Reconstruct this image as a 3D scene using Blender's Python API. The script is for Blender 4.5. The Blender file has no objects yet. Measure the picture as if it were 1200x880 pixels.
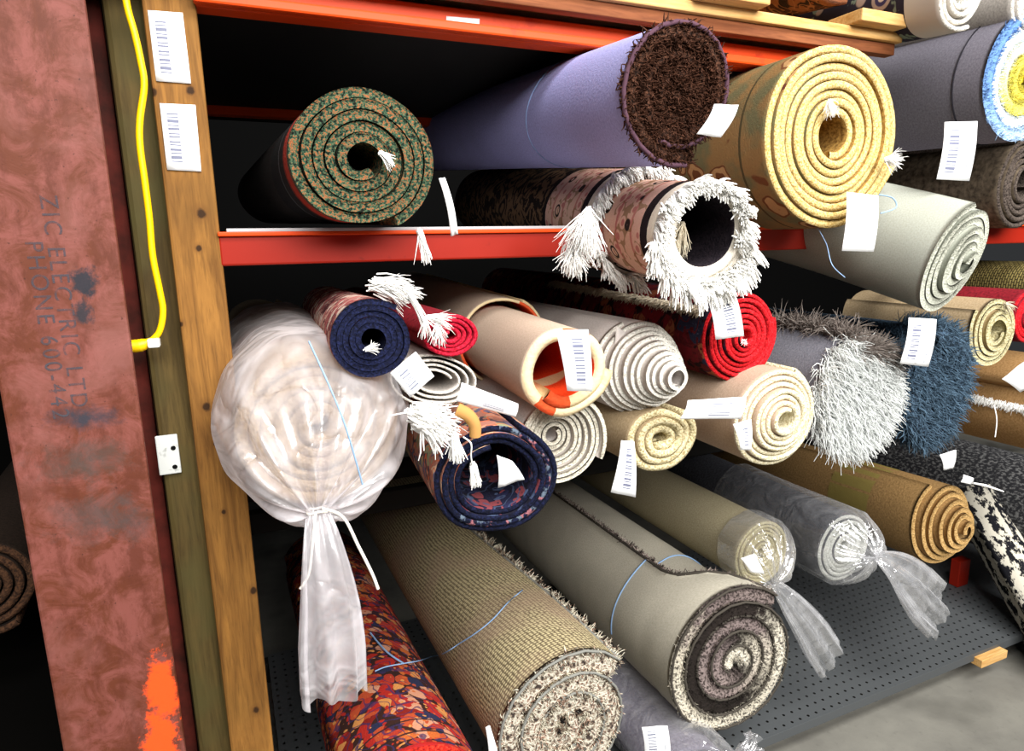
import bpy, math, random
import numpy as np
from mathutils import Vector, Matrix
random.seed(7); RNG = np.random.default_rng(11)
S = bpy.context.scene; COL = S.collection
PI = math.pi

# ------------------------------------------------------------------ camera (found from the vanishing points)
FPX = 770.0; HC = 1.6
def _n(v): v = np.array(v, float); return v/np.linalg.norm(v)
_Y = _n((257-600, 294-440, FPX)); _X = np.array((2400-600, 250-440, FPX), float)
_X = _n(_X - _Y*_X.dot(_Y)); _D = np.cross(_Y, _X)
if _D[1] < 0: _D = -_D
CAM = np.array((0, 0, HC))
def ray(px, py):
    d = np.array((px-600, py-440, FPX), float)
    return np.array((d@_X, d@_Y, -(d@_D)))
def P(px, py, Y):                       # the place where the sight line meets the depth Y
    w = ray(px, py); return CAM + w*(Y/w[1])
def PZ(px, py, z):
    w = ray(px, py); return CAM + w*((z-HC)/w[2])
def depth(p):                           # distance along the viewing direction
    q = np.array(p)-CAM; fw = np.array((_X[2], _Y[2], -_D[2])); return q@fw
def vpof(w):                            # vanishing point of a world direction
    w = np.array(w, float); c = w[0]*_X+w[1]*_Y-w[2]*_D; return (600+FPX*c[0]/c[2], 440+FPX*c[1]/c[2])
def dirvp(px, py): return _n(ray(px, py))
cd = bpy.data.cameras.new('camera'); cam = bpy.data.objects.new('camera', cd); COL.objects.link(cam)
R3 = np.array(((_X[0], -_X[1], -_X[2]), (_Y[0], -_Y[1], -_Y[2]), (-_D[0], _D[1], _D[2])))
cam.matrix_world = Matrix.Translation((0, 0, HC)) @ Matrix(R3.tolist()).to_4x4()
cd.sensor_width = 36; cd.lens = FPX/1200*36; cd.clip_start = .01
S.camera = cam

# ------------------------------------------------------------------ node helpers
def C(h):
    if isinstance(h, (tuple, list)): return tuple(h)+((1,) if len(h) == 3 else ())
    h = h.lstrip('#'); o = []
    for i in (0, 2, 4):
        c = int(h[i:i+2], 16)/255; o.append(c/12.92 if c <= .04045 else ((c+.055)/1.055)**2.4)
    return tuple(o)+(1,)
class NT:
    def __init__(s, name):
        s.mat = bpy.data.materials.new(name); s.mat.use_nodes = True; s.t = s.mat.node_tree
        s.b = s.t.nodes['Principled BSDF']; s.out = s.t.nodes['Material Output']
    def node(s, ty, ins=(), **at):
        n = s.t.nodes.new(ty)
        for k, v in at.items(): setattr(n, k, v)
        for k, v in dict(ins).items(): s.set(n.inputs[k], v)
        return n
    def set(s, sock, v):
        if isinstance(v, bpy.types.NodeSocket): s.t.links.new(v, sock)
        else: sock.default_value = v
    def uv(s): return s.node('ShaderNodeTexCoord').outputs['UV']
    def ob(s): return s.node('ShaderNodeTexCoord').outputs['Object']
    def map(s, v, sc=(1, 1, 1), loc=(0, 0, 0), rot=(0, 0, 0)):
        return s.node('ShaderNodeMapping', {'Vector': v, 'Scale': sc, 'Location': loc, 'Rotation': rot}).outputs[0]
    def xyz(s, v): return s.node('ShaderNodeSeparateXYZ', {0: v}).outputs
    def comb(s, x, y, z=0.): return s.node('ShaderNodeCombineXYZ', {0: x, 1: y, 2: z}).outputs[0]
    def noise(s, v, sc, det=3., ro=.55, dist=0.):
        return s.node('ShaderNodeTexNoise', {'Vector': v, 'Scale': sc, 'Detail': det, 'Roughness': ro, 'Distortion': dist}).outputs[0]
    def voro(s, v, sc, out='Distance', feature='F1', rnd=1., **k):
        return s.node('ShaderNodeTexVoronoi', {'Vector': v, 'Scale': sc, 'Randomness': rnd}, feature=feature, **k).outputs[out]
    def wave(s, v, sc, dist=0., dsc=1., det=2., **k):
        return s.node('ShaderNodeTexWave', {'Vector': v, 'Scale': sc, 'Distortion': dist, 'Detail Scale': dsc, 'Detail': det}, **k).outputs['Fac']
    def ramp(s, f, stops, ip='LINEAR'):
        n = s.node('ShaderNodeValToRGB', {0: f}); r = n.color_ramp; r.interpolation = ip
        while len(r.elements) < len(stops): r.elements.new(.5)
        for e, (p, c) in zip(r.elements, stops): e.position = p
        for e, (p, c) in zip(r.elements, stops): e.color = C(c)
        return n.outputs[0]
    def mix(s, f, a, b, blend='MIX'):
        n = s.node('ShaderNodeMix', data_type='RGBA', blend_type=blend)
        for i, v in ((0, f), (6, a), (7, b)):
            if isinstance(v, str): v = C(v)
            s.set(n.inputs[i], v)
        return n.outputs[2]
    def m(s, op, a, b=0., c=0.):
        n = s.node('ShaderNodeMath', operation=op)
        for i, v in enumerate((a, b, c)): s.set(n.inputs[i], v)
        return n.outputs[0]
    def step(s, f, a, b):               # smooth 0..1 ramp between a and b
        return s.node('ShaderNodeMapRange', {0: f, 1: a, 2: b, 3: 0., 4: 1.}, clamp=True).outputs[0]
    def done(s, col, rough=.9, h=None, strength=.4, dist=.004, spec=.15, metal=0.):
        if isinstance(col, str): col = C(col)
        s.set(s.b.inputs['Base Color'], col); s.set(s.b.inputs['Roughness'], rough)
        s.b.inputs['Specular IOR Level'].default_value = spec; s.b.inputs['Metallic'].default_value = metal
        if h is not None:
            n = s.node('ShaderNodeBump', {'Strength': strength, 'Distance': dist, 'Height': h}); s.set(s.b.inputs['Normal'], n.outputs[0])
        return s.mat
def fabric(name, col, col2=None, sc=120., bump=.5, weave=0., big=.15, rough=.92):
    n = NT(name); v = n.uv(); f = n.noise(v, sc, 3., .6); g = n.noise(v, 9., 2.)
    a = C(col); b = C(col2) if col2 else tuple(x*.6 for x in a[:3])+(1,)
    c = n.mix(n.step(f, .35, .68), a, b)
    c = n.mix(n.m('MULTIPLY', n.step(g, .4, .7), big), c, tuple(x*.55 for x in a[:3])+(1,))
    h = f
    if weave:
        weave *= 3.2; bump *= .6
        w1 = n.wave(v, weave, 1., 4., bands_direction='X'); w2 = n.wave(v, weave, 1., 4., bands_direction='Y')
        h = n.m('ADD', n.m('MULTIPLY', w1, w2), n.m('MULTIPLY', f, .6))
        c = n.mix(n.m('MULTIPLY', n.m('SUBTRACT', 1., n.m('MULTIPLY', w1, w2)), .22), c, b)
    return n.done(c, rough, h, bump)
def edge(name, cols, sc=170., bump=.7):      # the cut or bound edge of a pile rug, with flecks
    n = NT(name); v = n.ob(); f = n.noise(v, sc, 2., .6)
    k = len(cols); c = n.ramp(f, [(.36+.3*i/max(1, k-1), q) for i, q in enumerate(cols)], 'LINEAR')
    return n.done(c, .95, f, bump, .006)
def persian(name, pal, dark, sc=24., border=None, line=None):
    n = NT(name); v = n.uv(); x, y, _ = n.xyz(v)
    w = n.map(v, (1, 1, 1)); wn = n.node('ShaderNodeTexNoise', {'Vector': v, 'Scale': 18., 'Detail': 2.}).outputs['Color']
    w = n.mix(.05, v, wn, 'ADD')
    vc = n.voro(w, sc, 'Color'); r = n.xyz(vc)[0]
    c = n.ramp(r, [(i/len(pal), q) for i, q in enumerate(pal)], 'CONSTANT')
    d = n.voro(w, sc, 'Distance'); c = n.mix(n.step(d, .60, .66), c, dark)
    d2 = n.voro(w, sc*2.3, 'Distance'); r2 = n.xyz(n.voro(w, sc*2.3, 'Color'))[1]
    c2 = n.ramp(r2, [(i/len(pal), q) for i, q in enumerate(pal[::-1])], 'CONSTANT')
    c = n.mix(n.m('MULTIPLY', n.step(d2, .38, .32), n.step(r2, .45, .5)), c, c2)
    e = n.wave(n.map(v, (1, 1, 1), rot=(0, 0, .8)), 9., 14., 2., 1.); c = n.mix(n.m('MULTIPLY', n.step(e, .90, .95), .8), c, line or pal[-1])
    if border:
        for (a, b, q) in border:
            k = n.m('MULTIPLY', n.m('GREATER_THAN', y, a), n.m('LESS_THAN', y, b)); c = n.mix(n.m('MULTIPLY', k, .9), c, q)
    f = n.noise(v, 260., 2.); c = n.mix(n.m('MULTIPLY', f, .35), c, (.02, .015, .015, 1), 'MIX')
    return n.done(c, .92, f, .5)
def paint(name, col, worn, sc=14., rough=.45):
    n = NT(name); v = n.ob(); f = n.noise(v, sc, 6., .65)
    c = n.mix(n.step(f, .60, .72), C(col), C(worn)); c = n.mix(n.m('MULTIPLY', n.noise(v, 3., 3.), .3), c, tuple(x*.45 for x in C(col)[:3])+(1,))
    return n.done(c, rough, f, .1, .002, .2)
def wood(name, a, b, knots=True, sc=1., axis=2, green=None):
    n = NT(name); v = n.ob(); s = [14*sc]*3; s[axis] = 1.1*sc
    vv = n.map(v, tuple(s)); f = n.noise(vv, 3.2, 5., .6, 1.2); g = n.noise(n.map(v, tuple(3*q for q in s)), 6., 3., .6)
    c = n.mix(n.step(f, .35, .68), C(a), C(b)); c = n.mix(n.m('MULTIPLY', n.step(g, .5, .75), .45), c, tuple(x*.5 for x in C(b)[:3])+(1,))
    if green: c = n.mix(n.step(n.noise(v, 5., 3.), .45, .62), c, C(green))
    if knots:
        sk = [5.5]*3; sk[axis] = 2.6
        d = n.voro(n.map(v, tuple(sk)), 1.6, 'Distance'); c = n.mix(n.m('MULTIPLY', n.step(d, .16, .05), .9), c, (.035, .014, .005, 1))
    return n.done(c, .75, f, .25, .003, .2)
def plastic(name, tint=(.9, .9, .93), opac=.45, gl=.16, rs=.14):
    n = NT(name); v = n.ob()
    h = n.m('ADD', n.m('MULTIPLY', n.m('ABSOLUTE', n.m('SUBTRACT', n.noise(v, 9., 2., .5, 1.2), .5)), 2.), n.m('MULTIPLY', n.noise(v, 26., 3.), .3))
    bp = n.node('ShaderNodeBump', {'Strength': .7, 'Distance': .012, 'Height': h}).outputs[0]
    tr = n.node('ShaderNodeBsdfTransparent', {0: (.97, .97, .98, 1)}).outputs[0]
    df = n.node('ShaderNodeBsdfDiffuse', {0: C(tint), 'Normal': bp}).outputs[0]
    tl = n.node('ShaderNodeBsdfTranslucent', {0: C(tint), 'Normal': bp}).outputs[0]
    gs = n.node('ShaderNodeBsdfGlossy', {0: (1, 1, 1, 1), 'Roughness': rs, 'Normal': bp}).outputs[0]
    mx = lambda f, a, b: n.node('ShaderNodeMixShader', {0: f, 1: a, 2: b}).outputs[0]
    milk = mx(.4, df, tl); lw = n.node('ShaderNodeLayerWeight', {0: .35}).outputs['Facing']
    op = n.m('MULTIPLY_ADD', lw, .35, opac); op = n.m('MINIMUM', n.m('MULTIPLY', op, n.step(h, -.25, .45)), .97)
    sh = mx(gl, mx(op, tr, milk), gs)
    n.t.links.new(sh, n.out.inputs['Surface']); return n.mat
def tagmat(name, bars=True, bands=((.16, .48),), lines=True, paper=(.86, .87, .88)):
    n = NT(name); x, y, _ = n.xyz(n.uv()); c = C(paper)
    if bars:                                     # the code runs along v, as on the photographed labels
        k = n.m('SINE', n.m('ADD', n.m('MULTIPLY', y, 104.), n.m('MULTIPLY', n.m('SINE', n.m('MULTIPLY', y, 47.)), 1.1)))
        k = n.m('GREATER_THAN', k, .0)
        a, b = bands[0]; inx = n.m('MULTIPLY', n.m('GREATER_THAN', x, a), n.m('LESS_THAN', x, b))
        iny = n.m('MULTIPLY', n.m('GREATER_THAN', y, .12), n.m('LESS_THAN', y, .86))
        c = n.mix(n.m('MULTIPLY', n.m('MULTIPLY', k, inx), n.m('MULTIPLY', iny, .9)), c, (.07, .08, .16, 1))
        if lines:
            k2 = n.m('GREATER_THAN', n.noise(n.comb(n.m('MULTIPLY', x, 3.), n.m('MULTIPLY', y, 60.)), 1., 2.), .52)
            i2 = n.m('MULTIPLY', n.m('GREATER_THAN', x, .78), n.m('LESS_THAN', x, .85)); i3 = n.m('MULTIPLY', n.m('GREATER_THAN', y, .08), n.m('LESS_THAN', y, .38))
            c = n.mix(n.m('MULTIPLY', n.m('MULTIPLY', k2, i2), n.m('MULTIPLY', i3, .7)), c, (.1, .12, .18, 1))
    return n.done(c, .6, None, spec=.3)
def thread(name, col, var=.35):
    n = NT(name); f = n.noise(n.ob(), 90., 2.); a = C(col)
    return n.done(n.mix(n.m('MULTIPLY', n.step(f, .35, .7), var), a, tuple(x*.35 for x in a[:3])+(1,)), .95)

# ------------------------------------------------------------------ object helpers
def origin(o):
    v = np.zeros(3)
    while o is not None: v += np.array(o.location); o = o.parent
    return v
def empty(name, loc, label, cat, group=None):
    o = bpy.data.objects.new(name, None); COL.objects.link(o); o.location = tuple(loc); o.empty_display_size = .1
    return tag(o, label, cat, group)
def tag(o, label=None, cat=None, group=None, kind=None):
    for k, v in (('label', label), ('category', cat), ('group', group), ('kind', kind)):
        if v: o[k] = v
    return o
def mk(name, V, F, mats, parent=None, uv=None, mi=None, smooth=True, label=None, kind=None, loc=None):
    """one mesh object from world-space vertices; F is a list of face arrays, uv one (faces, corners, 2) array per face array"""
    V = np.asarray(V, float).reshape(-1, 3); base = origin(parent) if parent else (np.array(loc) if loc is not None else np.zeros(3))
    if isinstance(F, np.ndarray): F = [F]; uv = [uv] if uv is not None else None; mi = [mi] if mi is not None else None
    F = [np.asarray(f, np.int32) for f in F]; me = bpy.data.meshes.new(name)
    tot = np.concatenate([np.full(len(f), f.shape[1], np.int32) for f in F]); lo = np.concatenate([f.ravel() for f in F])
    me.vertices.add(len(V)); me.vertices.foreach_set('co', (V-base).ravel())
    me.loops.add(len(lo)); me.loops.foreach_set('vertex_index', lo)
    me.polygons.add(len(tot)); me.polygons.foreach_set('loop_start', np.concatenate(([0], np.cumsum(tot)[:-1])).astype(np.int32))
    me.polygons.foreach_set('loop_total', tot)
    if uv is not None:
        l = me.uv_layers.new(name='UVMap'); l.data.foreach_set('uv', np.concatenate([np.asarray(u, float).reshape(-1) for u in uv]))
    if not isinstance(mats, (list, tuple)): mats = [mats]
    for m in mats: me.materials.append(m)
    if mi is not None: me.polygons.foreach_set('material_index', np.concatenate([np.broadcast_to(np.asarray(q, np.int32), (len(f),)) for q, f in zip(mi, F)]))
    me.polygons.foreach_set('use_smooth', np.full(len(tot), smooth)); me.update(calc_edges=True); me.validate()
    o = bpy.data.objects.new(name, me); COL.objects.link(o)
    if parent: o.parent = parent
    else: o.location = tuple(base)
    return tag(o, label, None, None, kind)
def box(name, lo, hi, m, parent=None, bev=.003, loc=None, label=None, kind=None, skew=None):
    import bmesh
    bm = bmesh.new(); r = bmesh.ops.create_cube(bm, size=1.)
    for v in bm.verts:
        v.co = [lo[i]+(v.co[i]+.5)*(hi[i]-lo[i]) for i in range(3)]
        if skew: v.co = skew(v.co)
    if bev: bmesh.ops.bevel(bm, geom=list(bm.edges), offset=bev, segments=2, affect='EDGES', profile=.5)
    base = origin(parent) if parent else (np.array(loc) if loc is not None else np.zeros(3))
    for v in bm.verts: v.co -= Vector(base)
    me = bpy.data.meshes.new(name); bm.to_mesh(me); bm.free(); me.materials.append(m)
    o = bpy.data.objects.new(name, me); COL.objects.link(o)
    if parent: o.parent = parent
    else: o.location = tuple(base)
    return tag(o, label, None, None, kind)
def grid_faces(n, k, closed=False, off=0):
    i = np.arange(n-1)[:, None]; j = np.arange(k if closed else k-1)[None]; j2 = (j+1) % k
    a = i*k+j; b = i*k+j2; c = (i+1)*k+j2; d = (i+1)*k+j
    return np.stack([np.broadcast_to(q, a.shape) for q in (a, b, c, d)], -1).reshape(-1, 4)+off
def smoothpts(pts, n):
    p = np.array(pts, float); m = len(p); t = np.linspace(0, m-1, n); out = []
    for q in t:
        i = min(int(q), m-2); u = q-i; p0 = p[max(i-1, 0)]; p1 = p[i]; p2 = p[i+1]; p3 = p[min(i+2, m-1)]
        out.append(.5*((2*p1)+(-p0+p2)*u+(2*p0-5*p1+4*p2-p3)*u*u+(-p0+3*p1-3*p2+p3)*u**3))
    return np.array(out)
def tube_data(pts, r, k=8):
    p = np.asarray(pts, float); n = len(p); t = np.gradient(p, axis=0); t /= np.linalg.norm(t, axis=1)[:, None]+1e-12
    up = np.array((.31, .2, .93)); u = np.cross(t, up); u /= np.linalg.norm(u, axis=1)[:, None]+1e-12; w = np.cross(u, t)
    a = np.linspace(0, 2*PI, k, False); r = np.broadcast_to(np.asarray(r, float), (n,))
    V = p[:, None]+r[:, None, None]*(np.cos(a)[None, :, None]*u[:, None]+np.sin(a)[None, :, None]*w[:, None])
    return V.reshape(-1, 3), grid_faces(n, k, True)
def tube(name, pts, r, m, parent=None, n=None, k=8, **kw):
    p = smoothpts(pts, n) if n else np.asarray(pts, float); V, F = tube_data(p, r, k); return mk(name, V, F, m, parent, **kw)
def strands(name, P0, D, L, m, parent=None, rad=.0012, grav=0., seg=3, jit=.25, tip=.25, uvu=None, kind='stuff', label=None, floor=None):
    """many tapered threads, one mesh: a fringe or a pile nobody could count"""
    N = len(P0); P0 = np.asarray(P0, float); D = np.asarray(D, float); D = D/(np.linalg.norm(D, axis=1)[:, None]+1e-12)
    D = D+RNG.normal(0, jit, (N, 3)); D /= np.linalg.norm(D, axis=1)[:, None]
    L = np.broadcast_to(L, (N,)); pts = [P0]; d = D.copy(); g = np.array((0, 0, -1.))
    for s in range(seg):
        pts.append(pts[-1]+d*(L/seg)[:, None]); d = d+g*grav/seg+RNG.normal(0, jit*.5, (N, 3)); d /= np.linalg.norm(d, axis=1)[:, None]
    pts = np.stack(pts, 1); t = pts[:, -1]-pts[:, 0]; u = np.cross(t, RNG.normal(0, 1, (N, 3))); u /= np.linalg.norm(u, axis=1)[:, None]+1e-12
    w = np.cross(t, u); w /= np.linalg.norm(w, axis=1)[:, None]+1e-12
    rr = rad*np.linspace(1, tip, seg+1)*1.; V = np.empty((N, seg+1, 3, 3))
    for k in range(3):
        a = 2*PI*k/3; V[:, :, k] = pts+rr[None, :, None]*(math.cos(a)*u+math.sin(a)*w)[:, None]
    f = grid_faces(seg+1, 3, True); F = (f[None]+(np.arange(N)*(seg+1)*3)[:, None, None]).reshape(-1, 4)
    U = None
    if uvu is not None:
        q = np.repeat(uvu, len(f)); U = np.stack([np.repeat(q[:, None], 4, 1), np.full((len(q), 4), .5)], -1)
    return mk(name, V, F, m, parent, uv=U, kind=kind, label=label)
def card(name, corners, Y, m, parent, bow=.006, th=.0006, label=None, kind=None):
    """a small paper tag: four photographed corners at its own depth, with paper thickness and a slight curl"""
    Ys = Y if isinstance(Y, (tuple, list)) else (Y,)*4
    c = [P(x, y, q) for (x, y), q in zip(corners, Ys)]; n = 9
    nr = _n(np.cross(c[1]-c[0], c[3]-c[0])); 
    if nr[1] > 0: nr = -nr
    V = []; U = []
    for i in range(n):
        for j in range(5):
            a = i/(n-1); b = j/4; p = (c[0]*(1-b)+c[1]*b)*(1-a)+(c[3]*(1-b)+c[2]*b)*a
            V.append(p+nr*bow*(math.sin(PI*a*1.1)+.35*math.sin(2.2*PI*b))); U.append((b, 1-a))
    V = np.array(V); U = np.array(U); f = grid_faces(n, 5); k = len(V)
    rim = [i*5 for i in range(n)]+[(n-1)*5+j for j in range(1, 5)]+[i*5+4 for i in range(n-2, -1, -1)]+[j for j in range(3, 0, -1)]
    rf = np.array([(a, b, b+k, a+k) for a, b in zip(rim, rim[1:]+rim[:1])])
    F = np.concatenate((f, f[:, ::-1]+k, rf)); VV = np.concatenate((V+nr*th/2, V-nr*th/2)); UU = np.concatenate((U, U))
    uv = UU[F]; uv[-len(rf):] = (.01, .01)
    return mk(name, VV, F, m, parent, uv=uv, label=label, kind=kind, loc=None if parent else c[0])

# ------------------------------------------------------------------ the roll: a strip of carpet wound into a spiral
class Roll: pass
def roll(front, Y, rpx, label, group, mats, vp=(257, 294), vp2=None, bend=.5, L=1.9, turns=5., core=.18, fill=.86, ex=1., ey=1., rot=0.,
         end=-60., cw=False, tele=0., telepow=1., tail=0., tailk=0., lump=.015, endback=0., endlen=.3, seed=0, bulge=.3, cat='rug', name='rolled_rug', body=True, parent=None, partname='rug_body', bodylabel=None, s0=0., rm=None):
    r = Roll(); rs = np.random.default_rng(seed+3); fc = P(*front, Y) if len(front) == 2 else np.array(front)
    r.R = R = rm or rpx*depth(fc)/FPX; r.Y = Y; r.fc = fc
    d0 = dirvp(*vp); d1 = dirvp(*vp2) if vp2 else d0
    ss = np.linspace(0, L, 60); k = np.clip(ss/bend, 0, 1); k = k*k*(3-2*k)
    dd = d0[None]*(1-k)[:, None]+d1[None]*k[:, None]; dd /= np.linalg.norm(dd, axis=1)[:, None]
    pp = np.concatenate(([fc], fc+np.cumsum((dd[1:]+dd[:-1])/2*(ss[1]-ss[0]), axis=0)))
    if s0:
        pass
    def path(s):
        s = np.asarray(s, float); p = np.stack([np.interp(s, ss, pp[:, i]) for i in range(3)], -1)
        p = p+np.where(s < 0, s, 0.)[..., None]*d0
        d = np.stack([np.interp(s, ss, dd[:, i]) for i in range(3)], -1); u = np.cross(d, (0, 0, 1.)); u /= np.linalg.norm(u, axis=-1)[..., None]
        return p, d, u, np.cross(u, d)
    r.path = path; ph = rs.uniform(0, 6.28, 4); ro = math.radians(rot)
    def shape(a, s):
        q = a-ro; e = 1/np.sqrt((np.cos(q)/ex)**2+(np.sin(q)/ey)**2)
        return e*(1+lump*(np.sin(2*a+ph[0]+s*1.2)*.6+np.sin(3*a+ph[1]-s*2)*.5+.4*np.sin(5*a+ph[2]+s*3)))
    sg = -1 if cw else 1; TH = 2*PI*turns; pitch = R*(1-core)/turns; t = pitch*fill; r.t = t
    n = int(turns*44)+1; th = np.linspace(0, TH, n); nt = 0
    def rad(q): return R*core+(R-t/2-R*core)*q/TH
    st = np.array(sorted({0., .012, .04, .07, .1, .15, .2, .26, .32, .5, .75, 1.1, 1.5, L})); st = st[st <= L]; M = len(st)
    def cl(q, s):                      # centre line point in the section plane at angle parameter q
        a = math.radians(end)+sg*(q-TH); rr = rad(q)*shape(a, s); return a, rr
    def sec(s):
        q = th.copy()
        if endback: q = th*(1-math.radians(endback)*min(1., max(0., s/endlen))/TH)
        a, rr = cl(q, s); x = rr*np.cos(a); y = rr*np.sin(a)
        if tail:                       # the loose end leaves the roll along its tangent
            m_ = 14; dx, dy = x[-1]-x[-2], y[-1]-y[-2]; an = math.atan2(dy, dx); hh = tail/m_; ex_, ey_ = [], []; X0, Y0 = x[-1], y[-1]
            for i in range(m_):
                X0 += hh*math.cos(an); Y0 += hh*math.sin(an); an += tailk/m_; ex_.append(X0); ey_.append(Y0)
            x = np.concatenate((x, ex_)); y = np.concatenate((y, ey_))
        tx, ty = np.gradient(x), np.gradient(y); l = np.hypot(tx, ty)+1e-12; nx, ny = ty/l*sg, -tx/l*sg
        return x, y, nx, ny, l
    x0, y0, nx0, ny0, l0 = sec(0.); nn = len(x0); arc = np.concatenate(([0], np.cumsum(np.hypot(np.diff(x0), np.diff(y0)))))
    un = np.minimum(np.arange(nn)/(n-1), 1.1); 
    tl = tele*(1-np.minimum(un, 1)**telepow); wob = .004*np.sin(th[-1]*un*.37+ph[3])*min(1, R/.1)
    O = np.empty((nn, M, 3)); I = np.empty((nn, M, 3)); Sx = np.empty((nn, M))
    for j, s in enumerate(st):
        x, y, nx, ny, _ = sec(s); kk = 1-s/L; sj = s-(tl+wob)*kk**3
        p, d, u, w = path(sj); O[:, j] = p+u*(x+nx*t/2)[:, None]+w*(y+ny*t/2)[:, None]; I[:, j] = p+u*(x-nx*t/2)[:, None]+w*(y-ny*t/2)[:, None]; Sx[:, j] = s
    p, d, u, w = path(-(tl+wob)-bulge*t); Mi = p+u*x0[:, None]+w*y0[:, None]
    r.Mi = Mi; r.O0 = O[:, 0]; r.I0 = I[:, 0]; r.un = un; r.arc = arc; r.d0 = d0; r.nn = nn; r.sec = sec; r.tl = tl
    r.nrm = u*nx0[:, None]+w*ny0[:, None] if u.ndim > 1 else None
    if body:
        V = np.concatenate((O.reshape(-1, 3), I.reshape(-1, 3), Mi)); k = nn*M; gf = grid_faces(nn, M); i = np.arange(nn-1)
        fo = gf if sg > 0 else gf[:, ::-1]; fi = (gf[:, ::-1] if sg > 0 else gf)+k
        fe1 = np.stack((i*M, (i+1)*M, 2*k+i+1, 2*k+i), -1); fe2 = np.stack((2*k+i, 2*k+i+1, k+(i+1)*M, k+i*M), -1)
        fb = np.stack(((i+1)*M+M-1, i*M+M-1, k+i*M+M-1, k+(i+1)*M+M-1), -1)
        j = np.arange(M-1); q = (nn-1)*M; fc1 = np.stack((q+j, q+j+1, k+q+j+1, k+q+j), -1); fc0 = np.stack((j, j+1, k+j+1, k+j), -1)
        uvS = np.stack((np.repeat(arc[:, None], M, 1), Sx), -1).reshape(-1, 2); uvA = np.concatenate((uvS, uvS))
        ue = lambda a, b: np.stack([np.stack((un[:-1], np.full(nn-1, a)), -1), np.stack((un[1:], np.full(nn-1, a)), -1), np.stack((un[1:], np.full(nn-1, b)), -1), np.stack((un[:-1], np.full(nn-1, b)), -1)], 1)
        F = [fo, fi, fe1, fe2, fb, fc1, fc0]; z = lambda f: np.tile(np.array((.97, .5)), (len(f), 4, 1))
        uv = [uvA[fo], uvA[fi], ue(0., .5), ue(.5, 1.), z(fb), z(fc1), z(fc0)]
        b_, p_, e_ = mats; e2 = [0, 1, 2, 2, 2, 2, 2]
        base = fc.copy(); base[2] -= R
        r.root = parent or empty(name, path(min(.3, L/2))[0]-np.array((0, 0, R)), label, cat, group)
        r.body = mk(partname, V, F, [b_, p_, e_], r.root, uv=uv, mi=e2, label=bodylabel)
    else: r.root = parent
    def surf(a_deg, s, off=.001):
        a = math.radians(a_deg); p, d, u, w = path(s)
        qm = TH-math.radians(endback)*min(1., max(0., s/endlen)) if endback else TH
        ae = math.radians(end)+sg*(qm-TH); qq = qm-((sg*(ae-a)) % (2*PI)); q = (rad(qq)*float(shape(np.array(a), s)))+t/2+off
        return p+u*q*math.cos(a)+w*q*math.sin(a), d, u*math.cos(a)+w*math.sin(a)
    def endline(s):                    # the loose edge of the outer wrap: outer corner, inner corner, along-strip direction
        i = min(np.searchsorted(st, max(s, 0.)), M-1); i = max(i, 1); f = (s-st[i-1])/(st[i]-st[i-1])
        g = lambda A, k: A[k, i-1]*(1-f)+A[k, i]*f
        return g(O, -1), g(I, -1), _n(g(O, -1)-g(O, -3))
    r.endline = endline; r.surf = surf; return r
def shag(r, m, N, ln, rad=.0016, grav=.3, jit=.45, back=.0, name='shag_pile', out=0., umin=0.):
    """pile fibres standing out of the wound strip's front edge"""
    i = (umin+(1-umin)*RNG.random(N)**.75)*(r.nn-1); i0 = np.minimum(i.astype(int), r.nn-2); f = (i-i0)[:, None]
    A = r.O0[i0]*(1-f)+r.O0[i0+1]*f; B = r.I0[i0]*(1-f)+r.I0[i0+1]*f; Mm = r.Mi[i0]
    q = RNG.random((N, 1))*1.05-.05; p = A*q+B*(1-q)+r.d0*(RNG.random((N, 1))*back)
    d = -r.d0[None]+out*(A-B)/r.t
    return strands(name, p, np.broadcast_to(d, (N, 3)), ln*(.6+.6*RNG.random(N)), m, r.root, rad, grav, 3, jit, .3, uvu=r.un[i0])
def twine(r, s, m, rad=.0016, a0=0, a1=360, wob=.01, name='twine', slant=0.):
    pts = [r.surf(a, s+wob*math.sin(math.radians(a*2))+slant*(a-a0)/360., rad*.8)[0] for a in np.linspace(a0, a1, 60)]
    return tube(name, pts, rad, m, r.root, k=6)
def patch(r, name, a0, a1, s0, s1, m, off=.0025, label=None):
    V = []; U = []
    for i in range(7):
        for j in range(7):
            V.append(r.surf(a0+(a1-a0)*i/6, s0+(s1-s0)*j/6, off)[0]); U.append((j/6, i/6))
    f = grid_faces(7, 7); return mk(name, V, f, m, r.root, uv=np.array(U)[f], label=label)
def endpile(r, s0, s1, N, ln, m, name='pile_edge', grav=.1, rad=.002, jit=.6, side=.3):
    P0 = []; D = []
    for q in np.linspace(s0, s1, N):
        o, i, t = r.endline(q); k = RNG.random(); P0.append(o*k+i*(1-k)); D.append(t+side*_n(o-i))
    return strands(name, P0, D, ln*(.6+.6*RNG.random(N)), m, r.root, rad, grav, 3, jit)
def endbind(r, s0, s1, m, rad=.004, name='edge_binding'):
    return tube(name, [r.endline(q)[0] for q in np.linspace(s0, s1, 60)], rad, m, r.root, k=6)
def rimbind(r, m, rad=.004, off=.004, turns=None, name='edge_binding'):
    i0 = 0 if turns is None else max(0, r.nn-int(44*turns))
    return tube(name, [r.O0[i]-r.d0*off for i in range(i0, r.nn, 2)], rad, m, r.root, k=6)
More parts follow.
